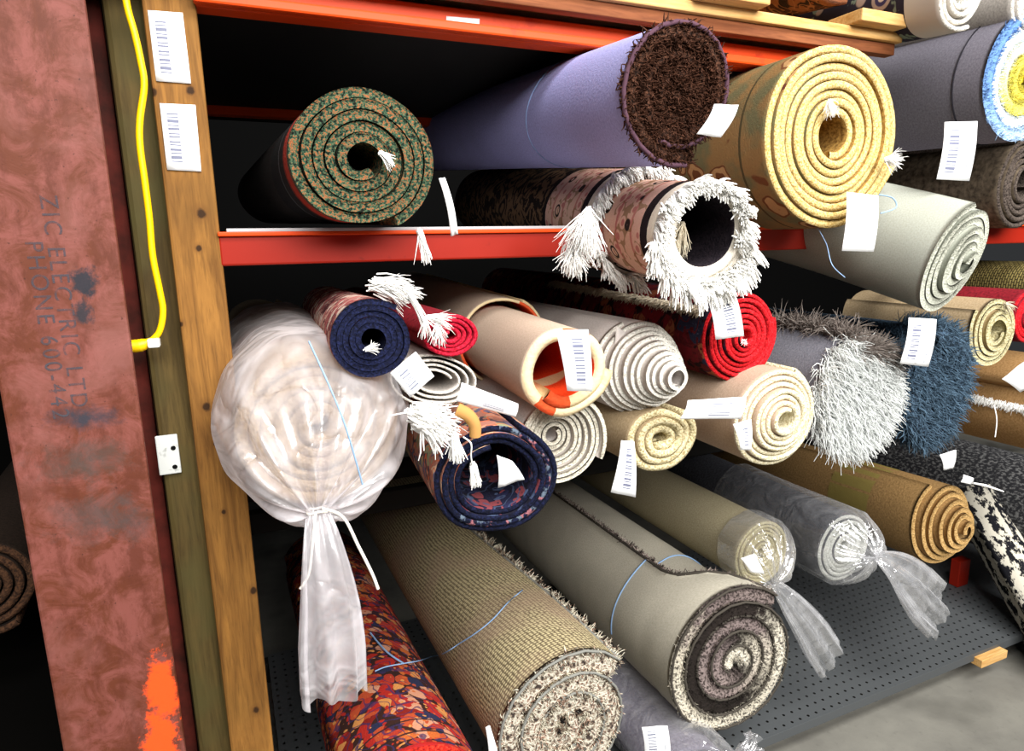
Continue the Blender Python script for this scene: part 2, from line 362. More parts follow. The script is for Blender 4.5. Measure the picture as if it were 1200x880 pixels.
def endfringe(r, a, s0, s1, N, ln, m, name='fringe', grav=1.2, tang=-1, rad=.0013, jit=.3, off=.002, da=0.):
    s = np.linspace(s0, s1, N)+RNG.normal(0, .004, N); P0 = []; D = []
    for i, q in enumerate(s):
        p, d, nr = r.surf(a+da*i/N+RNG.normal(0, 1.5), q, off); tg = np.cross(nr, d)*tang; P0.append(p); D.append(tg*.9+nr*.35)
    return strands(name, P0, D, ln*(.7+.6*RNG.random(N)), m, r.root, rad, grav, 4, jit)
def tassel(name, px, py, Y, ln, m, parent, N=60, dirn=(0, -.1, -1), rad=.0013, spread=.25, w=.002):
    p = P(px, py, Y); return strands(name, p+RNG.normal(0, w, (N, 3)), np.tile(np.array(dirn, float), (N, 1)), ln*(.75+.4*RNG.random(N)), m, parent, rad, .4, 4, spread)
def cord_px(name, pts, rad, m, parent, n=40):
    return tube(name, [P(*q) for q in pts], rad, m, parent, n=n, k=6)
def bag(r, neck, tailpts, m, R=None, back=.7, tailw=.05, folds=13, neckr=.012, name='plastic_wrap', sag=0., mouth=.35, flat=.5, close=.03):
    """clear film round a roll, gathered at a neck, with the loose end beyond it"""
    K = 96; a = np.linspace(0, 2*PI, K, False); R = R or r.R*1.03; rows = []; ph = RNG.uniform(0, 6, 6)
    for s in np.linspace(back, 0., 9):
        p, d, u, w = r.path(s); q = R*(1+.015*np.sin(5*a+ph[0]+s*6)+.012*np.sin(11*a+ph[1]-s*9)+.02*np.sin(3*a+s*4))
        rows.append(p+np.outer(q*np.cos(a), u)+np.outer(q*np.sin(a), w)-np.outer(np.full(K, sag*max(0, 1-s*3)), (0, 0, 1)))
    p0, d0, u0, w0 = r.path(0.); nk = np.array(neck); tp = smoothpts([nk]+[np.array(q) for q in tailpts], 16); t0 = _n(tp[1]-tp[0]-d0*.02)
    ux = _n(np.cross(t0, (0, .9, .35))) if abs(t0[2]) > .5 else _n(np.cross(t0, (0, 0, 1.)))
    if ux[0]*u0[0] < 0: ux = -ux
    wy = np.cross(t0, ux); 
    if wy@w0 < 0 and abs(t0[2]) <= .5: wy = -wy
    if abs(t0[2]) > .5 and wy@np.array((0, 1., 0)) > 0 : pass
    ring0 = rows[-1]; f0 = 1+.0*a
    fold = np.sin(folds*a+ph[2])*.6+np.sin((folds*2-3)*a+ph[3])*.4
    for k in np.linspace(.06, 1, 16):
        e = k**1.15; c = p0*(1-e)+nk*e-d0*close*math.sin(PI*min(1, k*1.0))
        rr = neckr*(1+.3*fold); tgt = nk+np.outer(rr*np.cos(a), ux)+np.outer(rr*np.sin(a), w0*.6-d0*.5)
        pt = ring0*(1-e)+tgt*e-d0*close*math.sin(PI*k)
        pt = pt-np.outer(fold*.026*math.sin(PI*min(1, k*.85))*(R/.16), d0*.8+.0*w0)
        rows.append(pt)
    for k in range(1, len(tp)):
        q = k/(len(tp)-1); c = tp[k]; tt = _n(tp[k]-tp[k-1]); vx = _n(np.cross(tt, np.cross(ux, tt))*1.); vx = _n(ux-tt*(ux@tt)); vy = np.cross(tt, vx)
        wd = neckr+(tailw-neckr)*min(1, q*1.25)**.8; rr = 1+.16*fold*(.5+q*.5)
        rows.append(c+np.outer(wd*rr*np.cos(a), vx)+np.outer((wd*flat)*rr*np.sin(a)+.010*q*np.sin(6*a+ph[4]+q*2), vy)+np.outer(.012*q*np.sin(4*a+ph[5]), tt))
    V = np.array(rows); return mk(name, V, grid_faces(len(rows), K, True), m, r.root)

# ------------------------------------------------------------------ materials
M = {}
M['tag'] = tagmat('tag_paper'); M['tagblank'] = tagmat('blank_tag_paper', False)
M['tag2'] = tagmat('narrow_tag_paper', True, ((.42, .78),), False)
M['white_yarn'] = thread('white_yarn', '#fbfaf6', .05); M['cream_yarn'] = thread('cream_yarn', '#d9cdb4')
M['twine_blue'] = thread('blue_twine', '#8fb0d8', .2); M['film'] = plastic('milky_film', (.86, .83, .86), .46, .08, .28); M['clear'] = plastic('clear_film', (.93, .94, .97), .15, .18, .13)
M['string'] = thread('white_string', '#efe9df', .1)
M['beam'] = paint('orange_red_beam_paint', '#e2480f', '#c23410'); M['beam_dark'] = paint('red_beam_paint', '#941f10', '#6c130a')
M['deck'] = NT('grey_perforated_steel').done(C('#4a4d4f'), .5, None, spec=.4)
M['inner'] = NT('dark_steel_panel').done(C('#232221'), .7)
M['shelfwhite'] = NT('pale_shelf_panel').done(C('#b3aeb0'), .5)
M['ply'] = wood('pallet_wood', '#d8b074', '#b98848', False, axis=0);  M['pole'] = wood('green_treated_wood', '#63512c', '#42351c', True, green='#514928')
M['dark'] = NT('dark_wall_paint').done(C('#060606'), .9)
n = NT('concrete'); v = n.ob(); f = n.noise(v, 3., 6., .6); g = n.noise(v, 40., 4.)
c = n.mix(n.step(f, .35, .7), C('#7c7a72'), C('#615f5a')); c = n.mix(n.step(n.noise(v, 2.2, 3.), .58, .75), c, C('#4f4d48')); c = n.mix(n.m('MULTIPLY', n.step(g, .6, .75), .4), c, C('#5b5a54'))
M['concrete'] = n.done(c, .7, g, .2)

# ------------------------------------------------------------------ setting
fl = box('floor', (-4, -3, -.1), (8, 5.2, 0), M['concrete'], bev=0, kind='structure')
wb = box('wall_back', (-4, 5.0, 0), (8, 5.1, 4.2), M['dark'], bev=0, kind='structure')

# steel column ------------------------------------------------------
YC = 1.22; kx = YC/1.3; cx0, cx1 = -.352*kx, -.156*kx
n = NT('rusty_red_primer'); v = n.ob(); x, y, z = n.xyz(v)
a = n.noise(v, 15., 9., .74, .9); b = n.noise(n.map(v, (1, 1, .45)), 26., 6., .7)
c = n.mix(n.step(a, .42, .58), C('#78433b'), C('#5c2e1d')); c = n.mix(n.m('MULTIPLY', n.step(b, .48, .62), .8), c, C('#54281a')); c = n.mix(n.m('MULTIPLY', n.step(n.noise(v, 6., 5., .6), .52, .68), .6), c, C('#85544e'))
c = n.mix(n.m('MULTIPLY', n.step(n.noise(v, 150., 2.), .66, .74), .7), c, C('#3a1d14'))
def blob(px, py, rx, rz, amt, col, soft=.6):
    global c
    p = P(px, py, YC); wn = n.m('MULTIPLY', n.m('SUBTRACT', n.noise(v, 30., 5., .75), .5), 2.6)
    dx = n.m('DIVIDE', n.m('SUBTRACT', x, float(p[0]-(cx0+cx1)/2)), rx); dz = n.m('DIVIDE', n.m('SUBTRACT', z, float(p[2])), rz)
    d = n.m('ADD', n.m('SQRT', n.m('ADD', n.m('MULTIPLY', dx, dx), n.m('MULTIPLY', dz, dz))), wn)
    c = n.mix(n.m('MULTIPLY', n.step(d, 1., 1-soft), amt), c, C(col))
blob(100, 330, .022, .028, .95, '#20242c', .45); blob(97, 365, .017, .020, .9, '#22262d', .45)
blob(100, 490, .055, .026, .9, '#2b303a', .9); blob(100, 538, .075, .042, .75, '#443f3b', 1.); blob(108, 602, .070, .055, .7, '#443d3a', 1.); blob(152, 610, .04, .05, .65, '#443d3c', 1.)
blob(190, 810, .028, .075, .97, '#f0521c', .35); blob(190, 870, .034, .06, .97, '#f0521c', .3)
M['rust'] = n.done(c, .6, a, .25, .003, .25)
n = NT('dark_red_primer'); M['rustdark'] = n.done(n.mix(n.step(n.noise(n.ob(), 14., 5.), .4, .65), C('#6d2c24'), C('#41201a')), .7)
col = empty('steel_column', ((cx0+cx1)/2, YC, 0), 'rusty red steel column with stencilled lettering at left of the timber post', 'column')
box('front_flange', (cx0, YC, 0), (cx1, YC+.014, 3.1), M['rust'], col, .004)
box('web', ((cx0+cx1)/2-.005, YC+.012, 0), ((cx0+cx1)/2+.005, YC+.19, 3.1), M['rustdark'], col, 0)
box('rear_flange', (cx0, YC+.19, 0), (cx1, YC+.204, 3.1), M['rustdark'], col, .003)
n = NT('faded_stencil_ink'); f = n.step(n.noise(n.ob(), 45., 5., .75), .38, .60)
tr = n.node('ShaderNodeBsdfTransparent').outputs[0]; df = n.node('ShaderNodeBsdfDiffuse', {0: C('#53525a')}).outputs[0]
n.t.links.new(n.node('ShaderNodeMixShader', {0: n.m('MULTIPLY_ADD', f, .42, .08), 1: tr, 2: df}).outputs[0], n.out.inputs['Surface']); M['ink'] = n.mat
def stencil(txt, px, py, size, nm='stencil_lettering', sp=1.15):
    cu = bpy.data.curves.new(nm, 'FONT'); cu.body = txt; cu.size = size; cu.extrude = .0002; cu.space_character = sp; cu.materials.append(M['ink'])
    o = bpy.data.objects.new(nm, cu); COL.objects.link(o); o.parent = col; p = P(px, py, YC)-origin(col); p[1] = -.0006
    o.matrix_local = Matrix(((0, 1, 0, p[0]), (0, 0, -1, p[1]), (-1, 0, 0, p[2]), (0, 0, 0, 1)))
    bpy.context.view_layer.update(); return o
stencil('ZIC ELECTRIC LTD', 46, 228, .033, sp=1.22); stencil('PHONE 600-442', 29, 282, .033, sp=1.25)

# timber pole and post ----------------------------------------------
po = empty('timber_stud', (-.125, 1.37, 0), 'narrow greenish timber stud between red column and labelled post', 'timber')
def pole_x(px, py): return P(px, py, 1.36)[0]
box('stud_board', (pole_x(118, 0), 1.36, 0), (pole_x(170, 0), 1.44, 3.1), M['pole'], po, .01)
n = NT('galvanised_white_plate'); M['plate'] = n.done(n.mix(n.step(n.noise(n.ob(), 60., 3.), .55, .7), C('#d9dcd8'), C('#9a9c98')), .5, spec=.4)
a, b = P(181, 512, 1.352), P(213, 554, 1.352)
br = box('metal_bracket', (a[0], 1.352, b[2]), (b[0], 1.359, a[2]), M['plate'], po, .002, label='white metal plate with two holes')
M['black'] = NT('black_hole').done(C('#060606'), .9)
for (px, py) in ((203, 525), (205, 547)):
    p = P(px, py, 1.3515); ang = np.linspace(0, 2*PI, 14, False); V = [p+np.array((0, -.0004, 0))]+[p+np.array((.0045*math.cos(t), -.0004, .0045*math.sin(t))) for t in ang]
    mk('screw_hole', V, np.array([(0, i+1, (i+1) % 14+1) for i in range(14)]), M['black'], br)
n = NT('timber_post_wood'); v = n.ob(); f = n.noise(n.map(v, (14, 14, 1.1)), 3.2, 5., .6, 1.4); g = n.noise(n.map(v, (45, 45, 3.)), 6., 3., .6); x, y, z = n.xyz(v)
c = n.mix(n.step(f, .35, .68), C('#8f632d'), C('#65421b')); c = n.mix(n.m('MULTIPLY', n.step(g, .5, .75), .5), c, C('#3f2810')); c = n.mix(n.m('MULTIPLY', n.step(n.noise(v, 5., 3.), .5, .7), .5), c, C('#66481f'))
for (px, py, rk) in ((236, 250, .009), (233, 291, .006), (242, 477, .009), (223, 106, .008), (180, 108, .007), (297, 692, .008), (300, 832, .008), (262, 600, .005), (212, 380, .005), (252, 520, .004)):
    p = P(px, py, 1.30); dx = n.m('DIVIDE', n.m('SUBTRACT', x, float(p[0]+.04)), rk); dz = n.m('DIVIDE', n.m('SUBTRACT', z, float(p[2])), rk*1.25)
    d = n.m('ADD', n.m('SQRT', n.m('ADD', n.m('MULTIPLY', dx, dx), n.m('MULTIPLY', dz, dz))), n.m('MULTIPLY', n.m('SUBTRACT', n.noise(v, 90., 3.), .5), .8))
    c = n.mix(n.m('MULTIPLY', n.step(d, 1.9, .8), .45), c, C('#5d3a18')); c = n.mix(n.m('MULTIPLY', n.step(d, .9, .5), .9), c, C('#241408'))
M['post'] = n.done(c, .75, f, .25, .003, .2)
ps = empty('timber_post', (-.04, 1.3, 0), 'square timber post with two barcode labels and a yellow cord beside it', 'post')
box('post_body', (-.0765, 1.30, 0), (.004, 1.375, 3.1), M['post'], ps, .005)
def flatlabel(px4, Y, par, nm='barcode_label'):
    o = card(nm, px4, Y, M['tag'], par, .0008, .0005); return o
flatlabel([(173, 12), (214, 15), (224, 98), (183, 95)], 1.2975, ps); flatlabel([(187, 121), (229, 123), (236, 201), (196, 199)], 1.2975, ps)
# yellow cord
n = NT('yellow_cord_rubber'); M['yellow'] = n.done(C('#f2c200'), .4, spec=.4)
cdp = [(140, -60), (148, 2), (158, 40), (165, 72), (169, 100), (164, 140), (164, 170), (170, 215), (175, 255), (179, 300), (187, 340), (191, 365), (187, 388), (178, 399)]
yc = empty('extension_cord', P(178, 399, 1.285), 'yellow extension cord hanging down the gap beside the timber post', 'cord')
YCD = 1.286
tube('cable', [P(x, y, YCD) for x, y in cdp], .0054, M['yellow'], yc, n=90, k=12)
p = P(180, 400, YCD); q = P(151, 405, YCD)
V, F = tube_data(smoothpts([P(183, 398, YCD), P(172, 402, YCD), P(163, 405, YCD), P(150, 406, YCD)], 14), np.array([.007]*4+[.0075, .009, .0105, .0105, .0115, .011, .0115, .011, .0115, .0105]), 12); mk('cord_plug', V, F, M['yellow'], yc)
box('cord_clip', (p[0]-.009, YCD-.014, p[2]-.010), (p[0]+.010, YCD+.010, p[2]+.006), M['plate'], yc, .003, label='small white cable clip')

# ------------------------------------------------------------------ pallet rack
zmt = P(265, 268, 1.3)[2]; zmb = P(262, 312, 1.3)[2]; zub = P(225, 6, 1.3)[2]; DK = P(880, 872, 1.3)[2]
rack = empty('pallet_rack', (1.4, 1.85, 0), 'tall orange red steel pallet rack holding the rolled rugs', 'rack')
XR = 3.6
def beam(nm, y0, y1, z0, z1, m, x0=.0, x1=XR, lip=True):
    b = box(nm, (x0, y0, z0), (x1, y1, z1), m, rack, .004)
    return b
ztop = P(856, 50, 1.3)[2]
YB = 1.235; zb0 = ztop; zb1 = P(900, 14, YB)[2]; zbm = P(900, 27, YB)[2]; xe = P(1058, 45, YB)[0]
XB = P(985, 88, 1.3)[0]; b1 = beam('shelf_beam', 1.30, 1.345, zub, zb0, M['beam'], x1=XB); box('beam_lip', (0, 1.278, zub), (XB, 1.30, zub+.018), M['beam'], b1, .004)
card('beam_label', [(523, 19), (562, 22), (561, 37), (522, 34)], 1.2985, M['tagblank'], b1, .0006, label='pale printed sticker on beam')
b2 = beam('shelf_beam', 1.30, 1.345, zmb, zmt-.006, M['beam_dark']); box('beam_lip', (0, 1.292, zmb+.052), (XR, 1.30, zmb+.060), M['beam'], b2, .002)
zr = P(300, 136, 2.35)[2]; zr2 = P(300, 110, 2.35)[2]
beam('shelf_beam', 2.35, 2.40, zr, zr2, M['beam']); beam('shelf_beam', 2.35, 2.40, zmb, zmt-.006, M['beam_dark'])
box('shelf_panel', (.015, 1.292, zmt-.006), (XR, 2.4, zmt), M['shelfwhite'], rack, .001)
box('shelf_panel', (-.9, 1.345, zb0-.006), (xe, 2.6, zb0), M['inner'], rack, .001)  # dark panel added under the boards so the shelf interior stays dark
M['bay'] = NT('bay_shade_black').done(C('#0a0908'), .95, spec=.02)
box('bay_shade_box', (-1.9, 1.40, 0), (-.17, 2.6, .56), M['bay'], rack, .003); box('bay_shade_box', (-1.9, 2.6, .0), (-.1, 2.63, 3.), M['bay'], rack, .003)  # black boxes added to keep the left bay dark, no real rack parts
zmid = .72
for y_ in (2.1, 2.4): beam('support_rail', y_, y_+.045, zmid, zmid+.07, M['inner'])
for xx in (-.06, XR):
    for yy in (1.385, 2.35): box('upright', (xx, yy, 0), (xx+.05, yy+.06, 3.1), M['beam_dark'], rack, .004)
# perforated deck with real holes
def deck(x0, x1, y0, y1, z, pitch=.034, hr=.0048):
    nx, ny = int(round((x1-x0)/pitch)), int(round((y1-y0)/pitch)); V = []; F = []; px_, py_ = (x1-x0)/nx, (y1-y0)/ny
    for i in range(nx+1):
        for j in range(ny+1): V.append((x0+i*px_, y0+j*py_, z))
    g = lambda i, j: i*(ny+1)+j
    off = {0: (1, 0), 1: (1, 1), 2: (0, 1), 3: (-1, 1), 4: (-1, 0), 5: (-1, -1), 6: (0, -1), 7: (1, -1)}
    for i in range(nx):
        for j in range(ny):
            cx, cy = x0+(i+.5)*px_, y0+(j+.5)*py_; b = len(V); t = []
            for k in range(8): a = (k)*PI/4; V.append((cx+hr*math.cos(a), cy+hr*math.sin(a), z)); 
            A, B, Cc, D = g(i, j), g(i+1, j), g(i+1, j+1), g(i, j+1)
            F += [(B, Cc, b+1, b), (B, b, b+7, b+7), (Cc, D, b+3, b+2), (Cc, b+2, b+1, b+1), (D, A, b+5, b+4), (D, b+4, b+3, b+3), (A, B, b+7, b+6), (A, b+6, b+5, b+5)]
    q = np.array([f for f in F if f[2] != f[3]]); t = np.array([f[:3] for f in F if f[2] == f[3]])
    return V, [q, t]
V, F = deck(.02, XR, 1.30, 2.40, DK); dko = mk('perforated_deck', V, F, M['deck'], rack, smooth=False)
box('deck_lip', (.02, 1.298, DK-.03), (XR, 1.302, DK+.0005), M['deck'], dko, .0005)
for y_ in (1.36, 2.35): beam('support_rail', y_, y_+.045, DK-.08, DK-.004, M['inner'], .0, XR)

# pallet boards on the upper beam --------------------------------------
pal = empty('wooden_shelf_board', (.9, 1.7, zb0), 'pale wooden shelf boards overhanging the upper orange beam', 'board')
box('deck_board', (-.9, YB, zbm), (xe, 2.5, zb1), M['ply'], pal, .003)
box('underside_shade_strip', (-.9, YB+.012, zb0+.001), (xe-.01, YB+.04, zbm), wood('underside_shade_brown', '#8a5230', '#6a3a20', False, axis=0), pal, .002, label='brown stained board under the pale one')  # added strip: shade under the overhang is put into its brown colour
def wblock(px0, px1, py0, py1, Y, dy, lab, nm='wood_block'):
    a = P(px0, py1, Y); b = P(px1, py0, Y); o = box(nm, (a[0], Y, zb1), (b[0], Y+dy, b[2]), M['ply'], None, .003, loc=(a[0], Y, zb1)); return tag(o, lab, 'block', 'loose wood pieces on the upper board')
wblock(822, 905, -30, 12, 1.2, .14, 'thick pale wood block on the upper board above the shaggy brown roll')
o = box('wood_offcut', (P(985, 30, 1.26)[0], 1.2, zb1), (P(1047, 30, 1.24)[0], 1.30, zb1+.028), M['ply'], None, .003, loc=(P(985, 30, 1.3)[0], 1.2, zb1), skew=lambda c: c); tag(o, 'flat pale wood offcut near the right end of the upper board', 'block', 'loose wood pieces on the upper board')

# ------------------------------------------------------------------ rug materials
G1, G2, G3, G0 = 'rugs on the upper shelf', 'rugs stacked in the middle tier', 'rugs on the perforated bottom deck', 'rugs above the top beam'
jute = fabric('jute_backing', '#a08a66', '#6d5a3e', 200., .5, 55.)
# A green
n = NT('green_rug_back'); _, y, _ = n.xyz(n.uv()); f = n.noise(n.uv(), 200., 2.)
c = n.ramp(n.m('MULTIPLY', y, 2.), [(0, '#54604f'), (.03, '#5a5247'), (.05, '#b3392a'), (.14, '#7a2a22'), (.17, '#1d1a1b'), (.30, '#55565a'), (.32, '#141415'), (.6, '#26201d')], 'CONSTANT'); A_back = n.done(n.mix(n.m('MULTIPLY', f, .4), c, (.02, .02, .02, 1)), .95, f, .5)
A_edge = edge('green_rug_edge', ['#100e0a', '#20362a', '#364a36', '#4b5a42', '#9a4a24', '#425a42'], 190.)
r = roll((424, 187), 1.17, 86, 'green and orange flecked rolled rug with open spiral at left of upper shelf', G1, (A_back, A_edge, A_edge), vp=(235, 262), turns=5., core=.20, fill=.8, ex=1.06, ey=.97, end=-52, cw=True, tail=.02, tailk=-.4, L=1.6, seed=1)
tassel('fringe', 491, 270, 1.15, .055, M['white_yarn'], r.root, 60, (0.22, -.1, -1), rad=.0022, spread=.13)
tassel('fringe', 446, 180, 1.15, .028, M['white_yarn'], r.root, 40, (1, -.4, -.9), rad=.002, spread=.22)
card('price_tag', [(514, 209), (521, 208), (537, 274), (529, 277)], 1.16, M['tagblank'], r.root, .01)
# B lavender
lav = fabric('lavender_felt_backing', '#b6b6ea', '#9c9cd4', 240., .35); brn = thread('brown_shag_yarn', '#4e3022', .85); lavedge = edge('brown_shag_edge', ['#1c110c', '#3a241a', '#5a3a2a'])
r = roll((794, 107), 1.02, 82, 'lavender backed rolled rug with dark brown shag end on upper shelf', G1, (lav, lavedge, lavedge), vp=(288, 206), turns=3.2, core=.06, fill=.93, ey=1.02, end=-70, L=1.7, seed=2)
shag(r, brn, 9000, .019, .0026, .1, .75, .006)
rimbind(r, fabric('brown_binding', '#5a3f4c'), .0045, .006, 1.15)
twine(r, .42, M['twine_blue'], .0008, a0=0, a1=300, wob=.02); patch(r, 'backing_label', 70, 100, .62, .80, M['tagblank'])
card('price_tag', [(837, 122), (865, 123), (845, 161), (817, 157)], .96, M['tagblank'], r.root)
# C pink runner with fringes
def pinkmat(name, s0, back=True):
    n = NT(name); u, y, _ = n.xyz(n.uv()); y = n.m('SUBTRACT', y, s0); v = n.uv()
    c = n.ramp(n.m('MULTIPLY', y, 2.), [(0, '#e9dcc9'), (.05, '#1c1418'), (.105, '#e6b8a6'), (.17, '#cf857a'), (.185, '#e8bea8'), (.30, '#cc8077'), (.315, '#e9bfaa'), (.42, '#cf8a80'), (.44, '#e2b8a4'), (.52, '#171214'), (.56, '#7c5f46')], 'CONSTANT')
    d = n.voro(v, 42., 'Distance'); rr = n.xyz(n.voro(v, 42., 'Color'))[0]; band = n.m('MULTIPLY', n.m('GREATER_THAN', y, .053), n.m('LESS_THAN', y, .26))
    c = n.mix(n.m('MULTIPLY', band, n.m('MULTIPLY', n.step(d, .34, .28), n.step(rr, .4, .45))), c, C('#c98078'))
    c = n.mix(n.m('MULTIPLY', band, n.m('MULTIPLY', n.m('MULTIPLY', n.step(d, .52, .56), n.step(rr, .6, .62)), .7)), c, C('#8a6a3c'))
    d3 = n.voro(v, 15., 'Distance'); c = n.mix(n.m('MULTIPLY', band, n.m('MULTIPLY', n.step(d3, .17, .19), n.step(d3, .26, .24))), c, C('#2c2322'))
    far = n.m('GREATER_THAN', y, .27); e = n.noise(v, 16., 3., .5, 3.); c = n.mix(n.m('MULTIPLY', far, n.step(e, .48, .52)), c, C('#17120f'))
    f = n.noise(v, 260., 2.); return n.done(n.mix(n.m('MULTIPLY', f, .25), c, (.05, .03, .03, 1)), .92, f, .4)
pk1, pk2 = pinkmat('pink_border_weave', 0.), pinkmat('pink_border_weave_outer', 0.); dk = edge('black_pile_edge', ['#17131a', '#2a2228']); crm = fabric('cream_selvedge', '#f1ebe0', '#d8cdbc', 200.)
vpC = (318, 200)
r = roll((823, 273), 1.06, 66, 'pink bordered rolled runner with thick white fringe around its hollow end', G1, (pk1, dk, crm), vp=vpC, turns=1.5, core=.64, fill=.85, ex=1.06, end=-20, L=1.5, seed=4, bodylabel='inner roll, front end')
rC = r
ps_, d_, u_, w_ = r.path(.245); outer = roll(tuple(ps_), 1.3, 0, '', G1, (pk2, dk, crm), vp=vpC, turns=1.15, core=.90, fill=.75, end=-70, L=1.2, seed=4, parent=r.root, partname='outer_layer', rm=r.R*1.13, ex=1.04)
def rimfringe(rr, N, ln, a0, a1, fwd, outw, s=-.002, grav=1., rad=.0016, jit=.3, clump=70, inward=0., par=None, k=1.):
    P0 = []; D = []; cs = RNG.normal(0, .22, (clump+1, 3))
    for i in range(N):
        a = a0+(a1-a0)*(i+RNG.random())/N; p, d, nr = rr.surf(a, s, -rr.t*.3*RNG.random()); ci = cs[int((a-a0)/(a1-a0)*clump)]
        P0.append(p); D.append(-d*fwd+nr*outw+ci)
    return strands('fringe', P0, D, ln*(.75+.5*RNG.random(N)), M['white_yarn'], par or rr.root, rad, grav, 4, jit)
rimfringe(r, 1700, .034, 0, 360, 1., .12, grav=.8, rad=.005, jit=.13, clump=64); rimfringe(r, 900, .032, 0, 360, .8, -.45, grav=.6, rad=.0048, jit=.16, clump=40); rimfringe(r, 620, .05, 185, 350, .6, .55, grav=1.5, rad=.005, jit=.10, clump=26)
rimfringe(outer, 1200, .045, 40, 270, 1.0, .1, grav=1.3, par=r.root, rad=.005, jit=.18, clump=30)
tassel('fringe', 672, 292, 1.17, .05, M['white_yarn'], r.root, 240, (-.12, -.2, -1), rad=.002, spread=.34, w=.006); tassel('fringe', 690, 245, 1.15, .09, M['white_yarn'], r.root, 250, (-.25, -.1, -1), rad=.002, spread=.3)
tassel('fringe', 800, 262, 1.12, .07, M['cream_yarn'], r.root, 120, (-.5, -.2, -.8), rad=.002, spread=.25)
# D gold
n = NT('gold_floral_weave'); v = n.uv(); w = n.mix(.06, v, n.node('ShaderNodeTexNoise', {'Vector': v, 'Scale': 14.}).outputs['Color'], 'ADD')
c = n.mix(n.step(n.noise(v, 9., 3.), .44, .56), C('#8a6c42'), C('#6a6646')); d = n.voro(w, 12., 'Distance'); rr = n.xyz(n.voro(w, 12., 'Color'))
c = n.mix(n.m('MULTIPLY', n.step(d, .42, .40), n.step(rr[0], .35, .36)), c, C('#6b4024')); c = n.mix(n.m('MULTIPLY', n.m('MULTIPLY', n.step(d, .36, .34), n.step(d, .22, .24)), n.step(rr[0], .35, .36)), c, C('#b08a5c')); c = n.mix(n.m('MULTIPLY', n.step(d, .16, .14), n.step(rr[1], .3, .35)), c, C('#572a22'))
f = n.noise(v, 240., 2.)
_, y, _ = n.xyz(v); c = n.mix(n.m('MULTIPLY', n.m('GREATER_THAN', y, .075), n.m('LESS_THAN', y, .082)), c, C('#4b4128'))
D_back = n.done(n.mix(n.m('MULTIPLY', f, .3), c, (.05, .04, .02, 1)), .92, f, .5); D_edge = edge('gold_wool_edge', ['#a8894a', '#cfb475', '#e0cb92'], 240., .5)
D_in = fabric('gold_pile', '#b08a48', '#6a4a20', 120.)
r = roll((978, 159), 1.12, 107, 'large gold rolled rug with thick yellow spiral end on the upper shelf', G1, (D_back, D_in, D_edge), vp=(285, 285), turns=8.2, core=.21, fill=.84, bulge=.22, ex=.99, end=-30, tail=.05, tailk=.1, L=1.6, seed=5)
tassel('fringe', 972, 118, 1.10, .035, M['white_yarn'], r.root, 70, (.05, -.3, -1), spread=.3); tassel('fringe', 1038, 187, 1.08, .038, M['white_yarn'], r.root, 110, (1, -.2, .05), spread=.3)
card('price_tag', [(992, 225), (1029, 229), (1024, 295), (987, 294)], 1.075, M['tagblank'], r.root, .004)
# E grey with blue, white and yellow pile
gry = fabric('grey_felt_backing', '#8a8690', '#6a6772', 210., .5, 60.)
n = NT('blue_white_yellow_pile'); u, _, _ = n.xyz(n.uv()); f = n.noise(n.ob(), 120., 3., .7); u = n.m('ADD', u, n.m('MULTIPLY', n.m('SUBTRACT', f, .5), .07))
c = n.ramp(u, [(0, '#c9b62e'), (.42, '#d6cf6a'), (.5, '#e9eee8'), (.62, '#e4edf2'), (.80, '#bcd2e2'), (.87, '#6d93c8'), (1, '#4c74b4')]); E_edge = n.done(c, .95, f, .8, .008)
r = roll((1199, 95), 1.12, 78, 'charcoal backed rolled rug showing blue white and yellow pile at far right', G1, (gry, E_edge, E_edge), vp=(300, 250), turns=4.6, core=.06, fill=.94, ex=1.0, end=-15, cw=True, L=1.7, seed=6)
shag(r, E_edge, 6000, .014, .0014, .1, .45, .004, name='cut_pile')
pts = [r.surf(a, .075, .001)[0] for a in np.linspace(0, 360, 60)]; tube('seam', pts, .002, fabric('dark_seam', '#2e2c33'), r.root, k=6)
card('price_tag', [(1107, 143), (1145, 142), (1136, 212), (1098, 210)], 1.05, M['tag'], r.root, .004)
q = r.surf(88, .32)[0]; tube('twine', [q+np.array(t) for t in ((-.03, 0, -.002), (-.05, -.01, .014), (-.02, -.015, .022), (.01, 0, .012), (-.01, .0, .0))], .002, M['twine_blue'], r.root, n=30, k=6)
# F brown
brk = fabric('taupe_patterned_backing', '#6e6151', '#3a3128', 60., .5); F_edge = edge('dark_taupe_edge', ['#2e2724', '#4d443e', '#5d534c'], 200.)
roll((1199, 214), 1.22, 52, 'dark taupe rolled rug squeezed under the charcoal roll at far right', G1, (brk, F_edge, F_edge), vp=(265, 262), turns=5.4, core=.26, fill=.78, ex=.92, ey=1.1, end=120, L=1.6, seed=8)
# G sage
sage = fabric('sage_grey_backing', '#a9aba1', '#93968b', 300., .4, 70.); G_edge = edge('pale_sage_edge', ['#9a9d8e', '#c0c2b2', '#d6d7c9'], 260.)
r = roll((1117, 304), 1.04, 71, 'pale sage grey rolled rug drooping over the upper shelf beam', G1, (sage, fabric('sage_pile', '#8d9182'), G_edge), vp=(-40, -40), vp2=(60, 120), bend=.9, turns=6.2, core=.13, fill=.8, ex=1.04, ey=.96, end=100, cw=True, tele=.035, L=.8, seed=9)
cord_px('twine', [(955, 262, 1.16), (968, 285, 1.12), (975, 310, 1.08), (990, 325, 1.07)], .001, M['twine_blue'], r.root); cord_px('twine', [(1030, 228, 1.10), (1046, 232, 1.08), (1050, 243, 1.07), (1032, 250, 1.07)], .0016, M['twine_blue'], r.root)

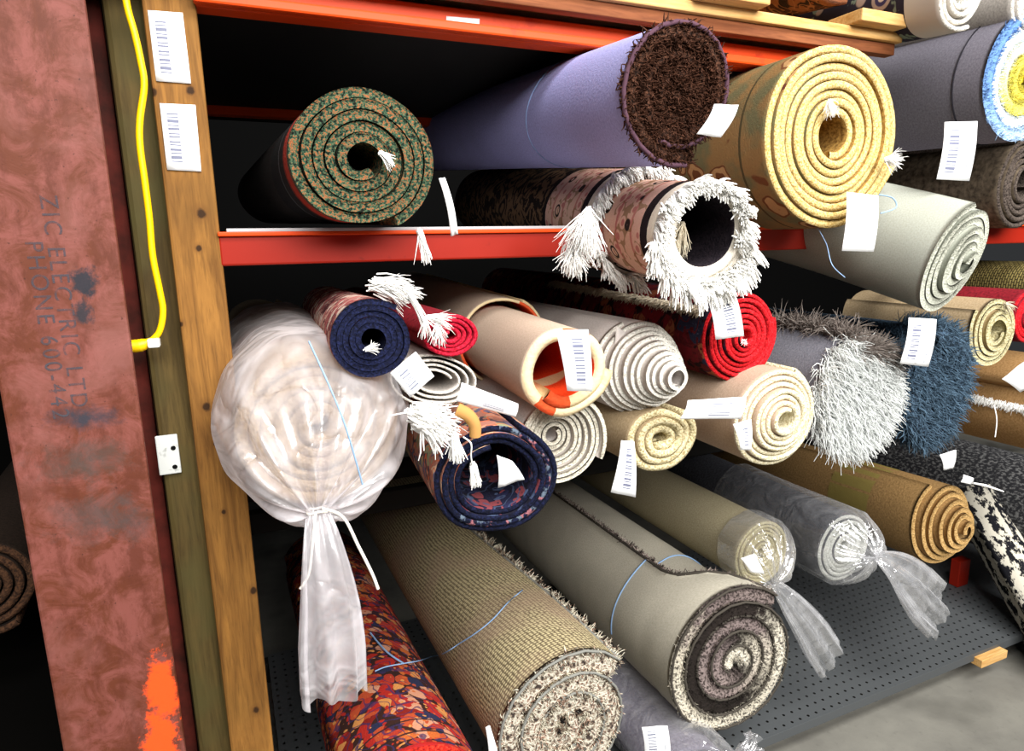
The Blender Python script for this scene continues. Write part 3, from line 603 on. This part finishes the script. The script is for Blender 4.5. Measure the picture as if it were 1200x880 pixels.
# ------------------------------------------------------------------ middle tier
H_back = fabric('beige_rug_backing', '#c9b193', '#ad9373', 150.); H_edge = edge('beige_rug_edge', ['#9c8468', '#aa9275', '#b8a184'], 120.)
r = roll((372, 500), 1.16, 99, 'big beige rolled rug in a milky plastic bag knotted at the front', G2, (H_back, H_edge, H_edge), vp=(250, 300), turns=6., core=.1, fill=.95, bulge=.15, end=60, L=1.6, seed=10)
nk = P(372, 598, 1.03)
bag(r, nk, [P(380, 650, 1.0), P(388, 720, .99), P(392, 812, 1.0)], M['film'], back=.8, tailw=.050, folds=9, neckr=.014, R=r.R*1.12, close=.06, flat=.45)
cord_px('tie_string', [(378, 596, 1.01), (402, 606, .99), (420, 640, .985), (436, 672, .985), (443, 690, .985)], .0026, M['string'], r.root); cord_px('tie_string', [(370, 600, 1.01), (366, 640, 1.0), (362, 672, 1.0), (352, 690, 1.0)], .0024, M['string'], r.root)
tube('tie_string', [nk+.016*np.array((math.cos(a), math.sin(a)*.8, .12*math.sin(3*a))) for a in np.linspace(0, 4*PI, 40)], .0022, M['string'], r.root, k=6)
cord_px('twine', [(362, 400, 1.05), (385, 450, 1.0), (405, 500, .985), (425, 568, 1.0)], .0014, M['twine_blue'], r.root)
# I small navy
I_back = persian('red_cream_small_pattern', ['#c0706a', '#d4ae9c', '#8a4a4c', '#e6d6c6', '#a85a58'], C('#5a2e34'), 45.); navy = edge('navy_wool_edge', ['#090b1a', '#11152d', '#191f40'], 240., .5)
r = roll((436, 398), 1.08, 48, 'small navy rolled rug with round spiral end above the plastic bag', G2, (I_back, navy, navy), vp=(318, 318), turns=4.6, core=.27, fill=.86, ex=1.06, end=60, cw=True, L=1.0, seed=11, tail=.012)
tassel('fringe', 440, 333, 1.1, .06, M['white_yarn'], r.root, 150, (1., -.15, -.2), rad=.0018, spread=.2, w=.006); tassel('fringe', 466, 340, 1.09, .04, M['white_yarn'], r.root, 40, (1., -.15, -.1), rad=.0018, spread=.12, w=.002); tassel('fringe', 480, 345, 1.06, .05, M['white_yarn'], r.root, 30, (.55, -.15, -1), rad=.002, spread=.06)
card('price_tag', [(457, 437), (487, 412), (509, 441), (481, 466)], 1.05, M['tag'], r.root, .003)
tassel('fringe', 430, 409, 1.06, .02, M['white_yarn'], r.root, 30, (1, -.1, .2), spread=.3)
# J small red
crim = edge('crimson_wool_edge', ['#7c0a1c', '#b0142c', '#c92a40'], 240., .4); J_back = fabric('crimson_backing', '#8c1c28', '#5a1018')
r = roll((527, 394), 1.11, 27, 'small flattened crimson rolled rug between the navy and cream rolls', G2, (J_back, crim, crim), vp=(290, 300), turns=4.2, core=.16, fill=.84, ex=1.46, ey=1., end=170, L=1.1, seed=12)
tassel('fringe', 500, 372, 1.085, .045, M['white_yarn'], r.root, 40, (1., -.3, -.15), spread=.22); tassel('fringe', 512, 378, 1.085, .04, M['white_yarn'], r.root, 30, (.1, -.3, -1), spread=.3); tassel('fringe', 498, 374, 1.085, .035, M['white_yarn'], r.root, 25, (-.1, -.3, -1), spread=.2)
# K white flattened
wht = fabric('offwhite_backing', '#cfc8c0', '#a39c95', 200., .4, 60.); wed = edge('offwhite_edge', ['#a8a49a', '#dedad0', '#eeeae2'], 260.)
r = roll((511, 446), 1.13, 34, 'thin white flattened rolled rug lying over the peach patterned navy roll', G2, (wht, wht, wed), vp=(300, 300), turns=3.6, core=.34, fill=.42, ex=1.68, ey=.95, rot=-10, end=-140, L=1.0, seed=13)
card('price_tag', [(541, 448), (607, 473), (604, 489), (534, 470)], 1.06, M['tag2'], r.root, .004)
# L cream and orange
n = NT('cream_orange_edge'); u, _, _ = n.xyz(n.uv()); f = n.noise(n.ob(), 120., 2.)
c = n.ramp(u, [(0, '#e0451a'), (.10, '#e2cfa4'), (.38, '#e0451a'), (.47, '#e6d4ac'), (.73, '#e0451a'), (.79, '#e6d4ac'), (.96, '#e0c89a')], 'CONSTANT'); L_edge = n.done(n.mix(n.m('MULTIPLY', f, .25), c, C('#b79a6a')), .95, f, .5)
n = NT('orange_cream_pile'); v = n.uv(); c = n.mix(n.step(n.noise(v, 7., 1., .3, .6), .47, .49), C('#d93c12'), C('#d8b98c')); L_in = n.done(c, .95, n.noise(v, 200.), .5)
L_back = fabric('beige_canvas_backing', '#cdb8a4', '#b49d8a', 260., .35, 60.)
r = roll((664, 434), 1.08, 60, 'cream hollow rolled rug with orange patches around its open end', G2, (L_back, L_in, L_edge), vp=(304, 268), turns=1.36, core=.62, fill=.86, ex=1.06, ey=.96, end=-5, L=1.5, seed=14, lump=.03, bulge=.25)
ps_ = r.path(.36)[0]; roll(tuple(ps_), 1.4, 0, '', G2, (L_back, L_in, L_edge), vp=(304, 268), turns=1.1, core=.90, fill=.7, end=60, L=1., seed=14, parent=r.root, partname='outer_layer', rm=r.R*1.12, ex=1.05)
card('price_tag', [(651, 387), (689, 386), (694, 459), (665, 458)], 1.025, M['tag2'], r.root, .004)
# M telescoped white cone
mw = fabric('grey_white_backing', '#cfc8c3', '#b4aca6', 240., .4, 60.); med = edge('white_sisal_edge', ['#bab6ac', '#dedacf', '#efebe2'], 260.)
r = roll((746, 430), 1.22, 58, 'white rolled rug telescoped into a pointed cone beside the cream roll', G2, (mw, mw, med), vp=(285, 292), turns=10.5, core=.16, fill=.93, end=110, cw=True, tele=.155, telepow=1.1, L=1.3, seed=15)
card('corner_flap', [(722, 382), (738, 392), (722, 430), (716, 425)], 1.2, mw, r.root, .004)
# N red
N_back = persian('dark_red_persian_back', ['#7d1420', '#5c0e18', '#8f1c24', '#2a2f48', '#a05a3a', '#6d1a1c'], C('#24080c'), 26.); N_edge = edge('bright_red_edge', ['#8e0c14', '#c4161f', '#d93034'], 240., .4)
r = roll((867, 394), 1.14, 56, 'bright red rolled rug with tight spiral end below the white fringe', G2, (N_back, N_edge, N_edge), vp=(290, 285), turns=7.6, core=.12, fill=.76, ex=1., ey=1.02, rot=20, end=20, tele=.02, L=1.5, seed=16)
endfringe(r, 142, .03, .85, 1500, .020, M['cream_yarn'], tang=1, grav=.8, rad=.0022, da=-12)
tassel('fringe', 873, 401, 1.10, .012, M['white_yarn'], r.root, 25, (-.5, -.5, .3), spread=.5)
card('price_tag', [(829, 350), (860, 339), (872, 394), (839, 398)], 1.06, M['tag2'], r.root, .004)
# O big navy with peach pattern
O_back = persian('peach_floral_weave', ['#c08a74', '#a9705f', '#8a8a6a', '#d6ac90', '#5f5a70', '#b87a66'], C('#4a3c44'), 34., line='#d0683c'); O_in = persian('navy_floral_pile', ['#161a34', '#1c2040', '#10132a', '#7d3a40', '#3d4a66'], C('#0c0e1e'), 40.)
n = NT('navy_thick_edge'); u, _, _ = n.xyz(n.uv()); f = n.noise(n.ob(), 240., 2.); c = n.ramp(f, [(.36, '#070815'), (.5, '#0e1226'), (.66, '#161b38')])
k = n.m('MULTIPLY', n.m('MULTIPLY', n.m('GREATER_THAN', u, .60), n.m('LESS_THAN', u, .76)), n.step(n.noise(n.ob(), 75., 3.), .50, .58)); c = n.mix(k, c, n.mix(n.step(n.noise(n.ob(), 40., 1.), .45, .5), '#8f5a60', '#566270')); n2 = n.done(c, .95, f, .5, .006)
r = roll((581, 562), 1.04, 76, 'large hollow navy rolled rug with peach patterned outside and white tassels', G2, (O_back, O_in, n2), vp=(320, 262), turns=3.9, core=.56, fill=.80, ex=1.04, ey=.94, rot=-15, end=62, cw=False, L=1.5, seed=17, lump=.03)
tassel('fringe', 490, 487, 1.03, .06, M['white_yarn'], r.root, 300, (.85, -.3, -.4), rad=.003, spread=.3, w=.009); tassel('fringe', 533, 508, 1.01, .045, M['white_yarn'], r.root, 110, (-.05, -.2, -1), rad=.003, spread=.14); tassel('fringe', 554, 545, 1.02, .036, M['white_yarn'], r.root, 80, (.15, -.1, -1), rad=.0024, spread=.13)
cord_px('loose_yarn', [(543, 512, 1.01), (552, 520, 1.0), (552, 535, 1.01), (555, 550, 1.02)], .0014, M['white_yarn'], r.root); cord_px('loose_yarn', [(457, 487, 1.0), (485, 483, 1.0), (500, 490, 1.01)], .0014, M['white_yarn'], r.root)
p0 = P(541, 497, 1.012); V, F = tube_data(smoothpts([P(536, 480, 1.02), P(548, 486, 1.012), P(556, 497, 1.01), P(557, 511, 1.012)], 12), np.linspace(.012, .010, 12), 10); mk('orange_end_band', V, F, fabric('orange_tan_weave', '#c99a5c', '#a0703a'), r.root)
card('price_tag', [(582, 533), (600, 540), (615, 562), (584, 572)], 1.04, M['tagblank'], r.root, .006)
# P white spiral, core sunk
P_edge = edge('pale_cream_edge', ['#a39c8a', '#cfc9b8', '#ddd8c9'], 260.)
r = roll((661, 517), 1.13, 57, 'pale cream rolled rug with sunken core under the orange patched roll', G2, (mw, mw, P_edge), vp=(265, 300), turns=8.2, core=.15, fill=.80, ex=1.04, end=-30, cw=True, tele=-.055, telepow=1.2, L=1.3, seed=18)
# Q cream loose
q_b = fabric('buff_backing', '#b8a384', '#94805f', 200., .4, 60.); Q_edge = edge('cream_pile_edge', ['#9c8c64', '#cfc198', '#e2d6b0'], 200.)
r = roll((774, 514), 1.15, 47, 'small cream rolled rug with loose oval spiral under the pointed cone', G2, (q_b, Q_edge, Q_edge), vp=(275, 300), turns=3.6, core=.16, fill=.82, ex=1.1, ey=.92, end=40, L=1.3, seed=19, lump=.04, tele=.01)
card('price_tag', [(728, 516), (743, 517), (745, 583), (716, 577)], 1.08, M['tag2'], r.root, .004)
# R cream yellow
r_b = fabric('pinkish_canvas_backing', '#c2ab96', '#a78f7b', 240., .35, 60.); R_edge = edge('ivory_pile_edge', ['#b3a57e', '#d8cfb0', '#e9e2c8'], 220.)
r = roll((906, 488), 1.08, 62, 'ivory rolled rug with pinkish canvas back and neat spiral end', G2, (r_b, R_edge, R_edge), vp=(270, 285), turns=7., core=.19, fill=.82, ex=1.06, end=60, tele=.035, telepow=1.6, L=1.5, seed=20)
card('price_tag', [(806, 469), (874, 465), (868, 491), (797, 491)], 1.035, M['tag2'], r.root, .004); card('price_tag', [(859, 497), (880, 491), (880, 528), (868, 527)], 1.03, M['tag2'], r.root, .003)
# S white shag
wsh = thread('silver_white_shag_yarn', '#e6e9e7', .35); gsh = thread('grey_shag_yarn', '#8d837c', .6); S_edge = edge('silver_shag_edge', ['#8a8a86', '#bcbcb6', '#d8d8d2']); S_back = fabric('steel_grey_backing', '#7d7d86', '#63636b', 220.)
r = roll((1002, 466), 1.1, 72, 'silver white shaggy rolled rug with long drooping strands', G2, (S_back, S_edge, S_edge), vp=(280, 270), turns=2.6, core=.05, fill=.9, ex=.95, ey=1.06, end=100, cw=True, L=1.4, seed=21)
shag(r, wsh, 7000, .058, .0019, 1.2, .45, .03, out=.25); 
def coat(r, a0, a1, s0, s1, N, ln, m, name='shag_pile', fw=.5, grav=.8, rad=.0016, jit=.4):
    P0 = []; D = []
    for i in range(N):
        p, d, nr = r.surf(a0+(a1-a0)*RNG.random(), s0+(s1-s0)*RNG.random()); P0.append(p); D.append(nr*.8-d*fw)
    return strands(name, P0, D, ln*(.6+.6*RNG.random(N)), m, r.root, rad, grav, 3, jit)
coat(r, 40, 108, -.01, .24, 5500, .06, gsh, fw=.8, rad=.0018); coat(r, -80, 60, 0, .06, 1500, .05, wsh, fw=.9); endpile(r, .02, .7, 1800, .035, gsh, 'shag_edge', grav=.4, rad=.0016, jit=.5)
# T blue shag
bsh = thread('slate_blue_shag_yarn', '#566e82', .85); T_edge = edge('slate_shag_edge', ['#141b24', '#2a3947', '#3f5468']); 
r = roll((1092, 458), 1.12, 75, 'slate blue shaggy rolled rug at right of the white shaggy one', G2, (T_edge, T_edge, T_edge), vp=(270, 290), turns=2.4, core=.05, fill=.9, ex=.80, ey=1.05, end=100, L=1.3, seed=22)
shag(r, bsh, 5500, .042, .0024, .7, .6, .03, out=.2); coat(r, -90, 140, 0, .10, 3000, .04, bsh, fw=.6, grav=.6)
card('price_tag', [(1065, 372), (1097, 374), (1088, 430), (1055, 426)], 1.03, M['tag'], r.root, .004); card('price_tag', [(1101, 533), (1120, 527), (1117, 549), (1106, 551)], 1.06, M['tagblank'], r.root, .003)
# U beige small
U_edge = edge('wheat_edge', ['#8f855e', '#bdb38a', '#cfc7a2'], 240.)
r = roll((1161, 388), 1.16, 43, 'small wheat coloured rolled rug just under the sage roll', G2, (q_b, U_edge, U_edge), vp=(275, 290), turns=4.6, core=.28, fill=.78, ex=.95, end=140, cw=True, tele=.02, telepow=2, L=.42, seed=23)
tassel('fringe', 1178, 356, 1.13, .03, M['cream_yarn'], r.root, 80, (1., -.3, -.6), spread=.3)
# V olive beaded body
n = NT('olive_braided_weave'); v = n.uv(); b = n.node('ShaderNodeTexBrick', {'Vector': v, 'Scale': 28., 'Mortar Size': .05, 'Color1': C('#9a8c55'), 'Color2': C('#7d7040'), 'Mortar': C('#3d3620'), 'Brick Width': .5, 'Row Height': .22}); olv = n.done(b.outputs[0], .9, b.outputs[0], .6, .006)
roll((1262, 338), 1.22, 33, 'olive braided rolled rug behind the small wheat roll at the right edge', G2, (olv, olv, olv), vp=(265, 285), turns=3.5, core=.3, L=.5, seed=24)
# W red small
r = roll((1206, 372), 1.2, 33, 'red rolled rug cut by the right edge beside the small wheat roll', G2, (J_back, N_edge, N_edge), vp=(270, 290), turns=4.5, core=.2, fill=.8, end=150, L=.4, seed=25)
# X tan jute
tan = fabric('tan_jute_weave', '#b08a5c', '#8a683f', 160., .5, 40.)
r = roll((1254, 482), 1.2, 64, 'tan jute rolled rug with cream fringe line at the right edge', G2, (tan, tan, tan), vp=(255, 290), turns=3.5, core=.2, fill=.9, end=150, L=1.1, seed=26, ex=1.1)
endfringe(r, 172, -.005, .3, 700, .02, M['white_yarn'], tang=1, grav=.6, rad=.0016); cord_px('loose_yarn', [(1165, 475, 1.13), (1168, 492, 1.12), (1166, 512, 1.12)], .0016, M['white_yarn'], r.root)
card('price_tag', [(1174, 444), (1201, 423), (1224, 442), (1196, 460)], 1.15, M['tagblank'], r.root, .004)

# ------------------------------------------------------------------ bottom deck
Y_back = persian('orange_red_persian_weave', ['#d06a30', '#b82a20', '#dc9450', '#c2502c', '#2c2f4c', '#b83a28', '#8a2018', '#d89878'], C('#3a201a'), 31., border=[(.0, .012, '#b3201c'), (.05, .056, '#251c22'), (.095, .10, '#251c22')], line='#3a2f5a')
red_e = edge('red_wool_edge', ['#7c1410', '#b42418', '#c83a28'])
r = roll((492, 962), 1.2, 96, 'orange and red persian patterned rolled rug at lower left', G3, (Y_back, red_e, red_e), vp=(262, 360), turns=5.5, core=.2, fill=.86, ex=.98, end=150, L=1.5, seed=30)
persian_root = r.root
card('price_tag', [(569, 852), (574, 850), (584, 884), (573, 884)], 1.12, M['tagblank'], r.root, .003)
# Z knit
n = NT('beige_knit_backing'); v = n.uv(); b = n.voro(n.map(v, (1, 1.25, 1)), 105., 'Distance', rnd=.25); g = n.noise(v, 6., 2.)
c = n.mix(n.step(b, .28, .5), C('#c4b68e'), C('#6c604a')); c = n.mix(n.m('MULTIPLY', n.step(g, .45, .65), .5), c, C('#a08672')); Z_back = n.done(c, .9, n.m('SUBTRACT', 1., b), .6, .004)
Z_edge = edge('mottled_shag_edge', ['#3c3430', '#8c7a6a', '#a5a090', '#d6d0c0', '#8a6a58', '#5c5a52'], 75., .9); Z_yarn = edge('mottled_shag_yarn', ['#1f1b19', '#7a6656', '#a8a290', '#d9d3c0', '#94705e', '#55554c'], 30., .3)
gb = fabric('grey_binding', '#8b8b85', '#6d6d68')
r = roll((664, 850), 1.24, 96, 'beige knit backed rolled rug with mottled shag end at bottom centre', G3, (Z_back, Z_edge, Z_edge), vp=(243, 292), turns=3.1, core=.05, fill=.92, ex=1.0, end=42, cw=True, L=1.6, seed=31, endback=32., endlen=.7)
shag(r, Z_yarn, 5500, .018, .0032, .2, .6, .006)
pts = [(r.O0[i]-r.d0*.008) for i in range(0, r.nn, 2)]; tube('edge_binding', pts, .0035, gb, r.root, k=6)
endpile(r, 0., 1., 3600, .030, Z_yarn, rad=.0028, side=.7); endbind(r, 0., 1., gb)
# AA grey
AA_back = fabric('light_grey_canvas_backing', '#c6c0b0', '#a6a090', 240., .45, 45., big=.35)
n = NT('ringed_shag_pile'); u, w_, _ = n.xyz(n.uv()); f = n.noise(n.ob(), 55., 3., .7); uu = n.m('ADD', u, n.m('MULTIPLY', n.m('SUBTRACT', f, .5), .06))
c = n.ramp(uu, [(0, '#d6d0c0'), (.14, '#c9c2b2'), (.17, '#2a2422'), (.22, '#8a7c78'), (.28, '#776a68'), (.31, '#1c1814'), (.36, '#c9c1b0'), (.42, '#8a7c78'), (.56, '#776a68'), (.59, '#c5bdac'), (.63, '#1c1814'), (.77, '#26201d'), (.80, '#d0c9b8'), (.93, '#c3bba9'), (.955, '#6f6260'), (1., '#7d706c')])
c = n.mix(n.m('MULTIPLY', n.step(n.noise(n.ob(), 140., 2.), .48, .60), .85), c, C('#241e1c')) ; AA_edge = n.done(c, .95, f, .9, .008)
r = roll((858, 774), 1.26, 94, 'big grey canvas backed rolled rug with black and cream ringed shag end', G3, (AA_back, AA_edge, AA_edge), vp=(285, 320), turns=4.5, core=.05, fill=.90, ex=1.0, end=48, cw=True, L=1.7, seed=32, endback=66., endlen=.16)
shag(r, AA_edge, 7500, .016, .0019, .2, .6, .006)
tube('edge_binding', [(r.O0[i]-r.d0*.009) for i in range(0, r.nn, 2)], .0035, fabric('charcoal_binding', '#4b463f', '#38342f'), r.root, k=6)
endpile(r, 0., 1.1, 3600, .020, edge('dark_pile_yarn', ['#241e1c', '#5a4c48', '#9a8a84', '#cfc4b4'], 60., .3)); endbind(r, 0., 1.1, fabric('charcoal_edge_binding', '#4b463f', '#38342f'), .005); twine(r, .30, M['twine_blue'], .0022, 30, 190, wob=.02)
# small bagged roll under it
lowb = fabric('dim_lilac_backing', '#8f8a98', '#6e6a78')
r = roll((812, 905), 1.2, 34, 'small plastic wrapped rolled rug under the ringed shag roll', G3, (lowb, lowb, lowb), vp=(300, 330), turns=4, core=.2, L=.7, seed=33, ex=1.6)
bag(r, P(860, 890, 1.12), [P(872, 880, 1.10), P(885, 872, 1.1)], M['clear'], back=.4, tailw=.03, R=r.R*1.5, close=.02)
card('price_tag', [(752, 852), (782, 850), (786, 884), (756, 884)], 1.16, M['tag'], r.root, .003)
# AB cream in clear film
AB_back = fabric('cream_canvas_backing', '#b3a98c', '#978c6e', 220.); AB_edge = edge('cream_weave_edge', ['#a89c70', '#cfc59c', '#ded6b4'], 240.)
r = roll((893, 648), 1.42, 41, 'cream rolled rug in clear film with its loose bag end hanging down', G3, (AB_back, AB_edge, AB_edge), vp=(270, 300), turns=8, core=.14, fill=.84, L=1.6, seed=34)
bag(r, P(908, 684, 1.33), [P(925, 705, 1.31), P(948, 735, 1.30), P(972, 772, 1.31)], M['clear'], back=.07, tailw=.062, folds=12, neckr=.014, R=r.R*1.07, close=.03, flat=.35)
card('price_tag', [(868, 654), (884, 649), (896, 673), (880, 671)], 1.30, M['tagblank'], r.root, .003)
# AC white in clear film
AC_back = fabric('charcoal_film_backing', '#4f5057', '#36373d'); AC_edge = edge('white_weave_edge', ['#a3a59c', '#d3d4cb', '#e6e7e0'], 240.)
r = roll((990, 641), 1.42, 43, 'white rolled rug in clear film with its bag end fanned out to the right', G3, (AC_back, AC_edge, AC_edge), vp=(265, 290), turns=6, core=.16, fill=.84, L=1.6, seed=35)
bag(r, P(1026, 652, 1.32), [P(1045, 664, 1.30), P(1066, 682, 1.29), P(1096, 712, 1.29)], M['clear'], back=.5, tailw=.10, folds=14, neckr=.012, R=r.R*1.08, close=.025, flat=.3)
# AD tan telescoped
AD_back = fabric('caramel_pile', '#93744a', '#705633', 160., .5); AD_edge = edge('caramel_edge', ['#8f6c3e', '#b5925c', '#c8a670'], 240.)
r = roll((1100, 612), 1.36, 50, 'caramel tan rolled rug with stepped spiral end on the bottom deck', G3, (AD_back, AD_back, AD_edge), vp=(275, 330), turns=6.2, core=.14, fill=.84, ex=.98, ey=1.05, end=110, cw=True, tele=.10, telepow=1.2, L=1.6, seed=36)
patch(r, 'backing_patch', 80, 200, .17, .34, fabric('olive_tan_patch', '#8c7c42', '#6b5e30'), .002)
card('price_tag', [(1129, 556), (1141, 560), (1138, 568), (1126, 565)], 1.30, M['tagblank'], r.root, .002)
# AE mottled drooping rug
n = NT('black_white_mottled_weave'); v = n.uv(); x, y, _ = n.xyz(v); e = n.noise(n.map(v, (22., 9., 1)), 2.2, 4., .7); st = n.wave(n.map(v, (1, 1, 1)), 7., 1.5, 3., 2., bands_direction='X')
c = n.mix(n.step(n.m('ADD', e, n.m('MULTIPLY', st, .12)), .54, .58), C('#c6c1b2'), C('#17171c')); AE = n.done(c, .9, e, .5)
_a = P(1168, 634, 1.5); _b = P(1262, 800, 1.12); _d = _n(_a-_b); _f = _b-_d*.2
r = roll(tuple(_f), 1.12, 0, 'black and cream mottled rug drooping off the deck at the right edge', G3, (AE, AE, edge('cream_mottled_edge', ['#8f897c', '#c6c1b2'])), vp=vpof(_d), rm=.12, turns=2.2, core=.25, fill=.9, ex=1.2, ey=.8, rot=-50, L=float(np.linalg.norm(_a-_f))+.2, seed=37, end=150)
twine(r, .30, M['twine_blue'], .0022)
# AF dark grey body at right
n = NT('charcoal_speckled_weave'); v = n.uv(); f = n.noise(n.map(v, (1, .6, 1)), 110., 2.); c = n.mix(n.step(f, .48, .62), C('#2a2a2d'), C('#6c6c6c')); AF = n.done(c, .6, f, .6)
roll((1262, 612), 1.34, 70, 'charcoal speckled rolled rug above the mottled rug at the right edge', G3, (AF, AF, AF), vp=(262, 300), turns=3.5, core=.2, L=1.2, seed=38)
p = P(1150, 572, 1.28); o = tube('paper_strip', [P(1140, 566, 1.27), P(1155, 569, 1.26), P(1176, 576, 1.26)], [.003, .0045, .002], M['white_yarn'], None, k=6); tag(o, 'pale paper strip lying on the speckled charcoal roll', 'paper')
# wood and steel under the deck at right
a = P(1140, 778, 1.30); b = P(1171, 757, 1.30)
o = box('wood_shim', (a[0], 1.27, a[2]), (b[0], 1.34, b[2]), M['ply'], None, .002, loc=(a[0], 1.27, a[2])); tag(o, 'small pale wood wedge under the deck front at right', 'block')
a = P(1122, 690, 1.62); b = P(1138, 655, 1.62); box('beam_foot', (a[0], 1.62, DK), (b[0], 1.66, b[2]), M['beam_dark'], rack, .003)

# ------------------------------------------------------------------ above the top beam
n = NT('dark_floral_weave'); v = n.uv(); d = n.voro(v, 13., 'Distance'); k = n.xyz(n.voro(v, 13., 'Color'))[0]; c = n.mix(n.step(d, .40, .37), C('#2b2630'), C('#9a8578')); c = n.mix(n.step(d, .28, .25), c, C('#3b3350')); c = n.mix(n.step(d, .16, .13), c, C('#c0ae9c')); c = n.mix(n.step(n.noise(v, 30., 2.), .6, .64), c, C('#6d7868'))
_, y, _ = n.xyz(v); c = n.mix(n.m('LESS_THAN', y, .09), c, C('#bfb6ab')); FT = n.done(c, .92)
r = roll((1128, -8), 1.1, 40, 'dark floral rolled rug with cream border above the charcoal roll', G0, (FT, wed, wed), vp=(300, 190), turns=3.4, core=.3, fill=.6, L=1.2, seed=40, ex=1.05, lump=.04)
r = roll((1214, -2), 1.1, 40, 'pale cream rolled rug at the top right corner', G0, (wht, wed, wed), vp=(300, 200), turns=5, core=.2, fill=.8, L=1.2, seed=41)
BR = persian('rust_brown_weave', ['#7c4428', '#8d5636', '#4a2a1c', '#a06a48'], C('#2a1a12'), 18.)
r = roll((985, -28), 1.3, 30, 'rust brown rolled rug on the upper board beside the wood block', G0, (BR, BR, BR), vp=(420, 130), turns=3, core=.25, L=.9, seed=42, ex=1.4)
# dim roll in the next bay
r = roll((-22, 690), 1.7, 62, 'dim brown rolled rug in the dark bay left of the red column', None, (fabric('dark_brown_backing', '#2f241d'), fabric('dark_brown_pile', '#1f1712'), edge('brown_dim_edge', ['#2f2018', '#5a3d2a'])), vp=(200, 300), turns=4, core=.2, fill=.7, L=1.4, seed=43)

# blue twine lying on the persian and knit backed rolls: laid onto their surfaces
def lay(pts, lift=.006):
    bpy.context.view_layer.update(); dg = bpy.context.evaluated_depsgraph_get(); out = []
    for px, py in pts:
        w = _n(ray(px, py)); hit, loc, nr, *_r = S.ray_cast(dg, tuple(CAM), tuple(w))
        nr = np.array(nr); nr = nr if nr@w < 0 else -nr; out.append(np.array(loc)+nr*lift)
    return out
tube('twine', lay([(440, 789), (452, 784), (472, 780), (490, 776), (506, 771)])+lay([(522, 765), (540, 755), (558, 744), (578, 728), (596, 708), (612, 694), (628, 680)]), .0017, M['twine_blue'], persian_root, n=70, k=6)
tube('twine', lay([(434, 744), (444, 757), (456, 769), (472, 780)]), .0026, M['twine_blue'], persian_root, n=20, k=6)

# ------------------------------------------------------------------ light: long warehouse tubes above the aisle
def area(nm, loc, rot, sx, sy, e, col=(1, .98, .95)):
    l = bpy.data.lights.new(nm, 'AREA'); l.shape = 'RECTANGLE'; l.size = sx; l.size_y = sy; l.energy = e; l.color = col
    o = bpy.data.objects.new(nm, l); COL.objects.link(o); o.location = loc; o.rotation_euler = rot; return o
area('aisle_tube_light', (1.5, -.95, 4.3), (math.radians(24), 0, 0), 4.4, 1.0, 290)
area('aisle_tube_light', (1.0, -2.5, 3.3), (math.radians(57), 0, math.radians(-3)), 4.6, 1.2, 370)
w = bpy.data.worlds.new('world'); S.world = w; w.use_nodes = True; w.node_tree.nodes['Background'].inputs[0].default_value = (.9, .95, 1, 1); w.node_tree.nodes['Background'].inputs[1].default_value = .035
S.view_settings.view_transform = 'Standard'; S.view_settings.look = 'None'; S.view_settings.exposure = .0; S.view_settings.gamma = 1.0; S.view_settings.use_curve_mapping = False
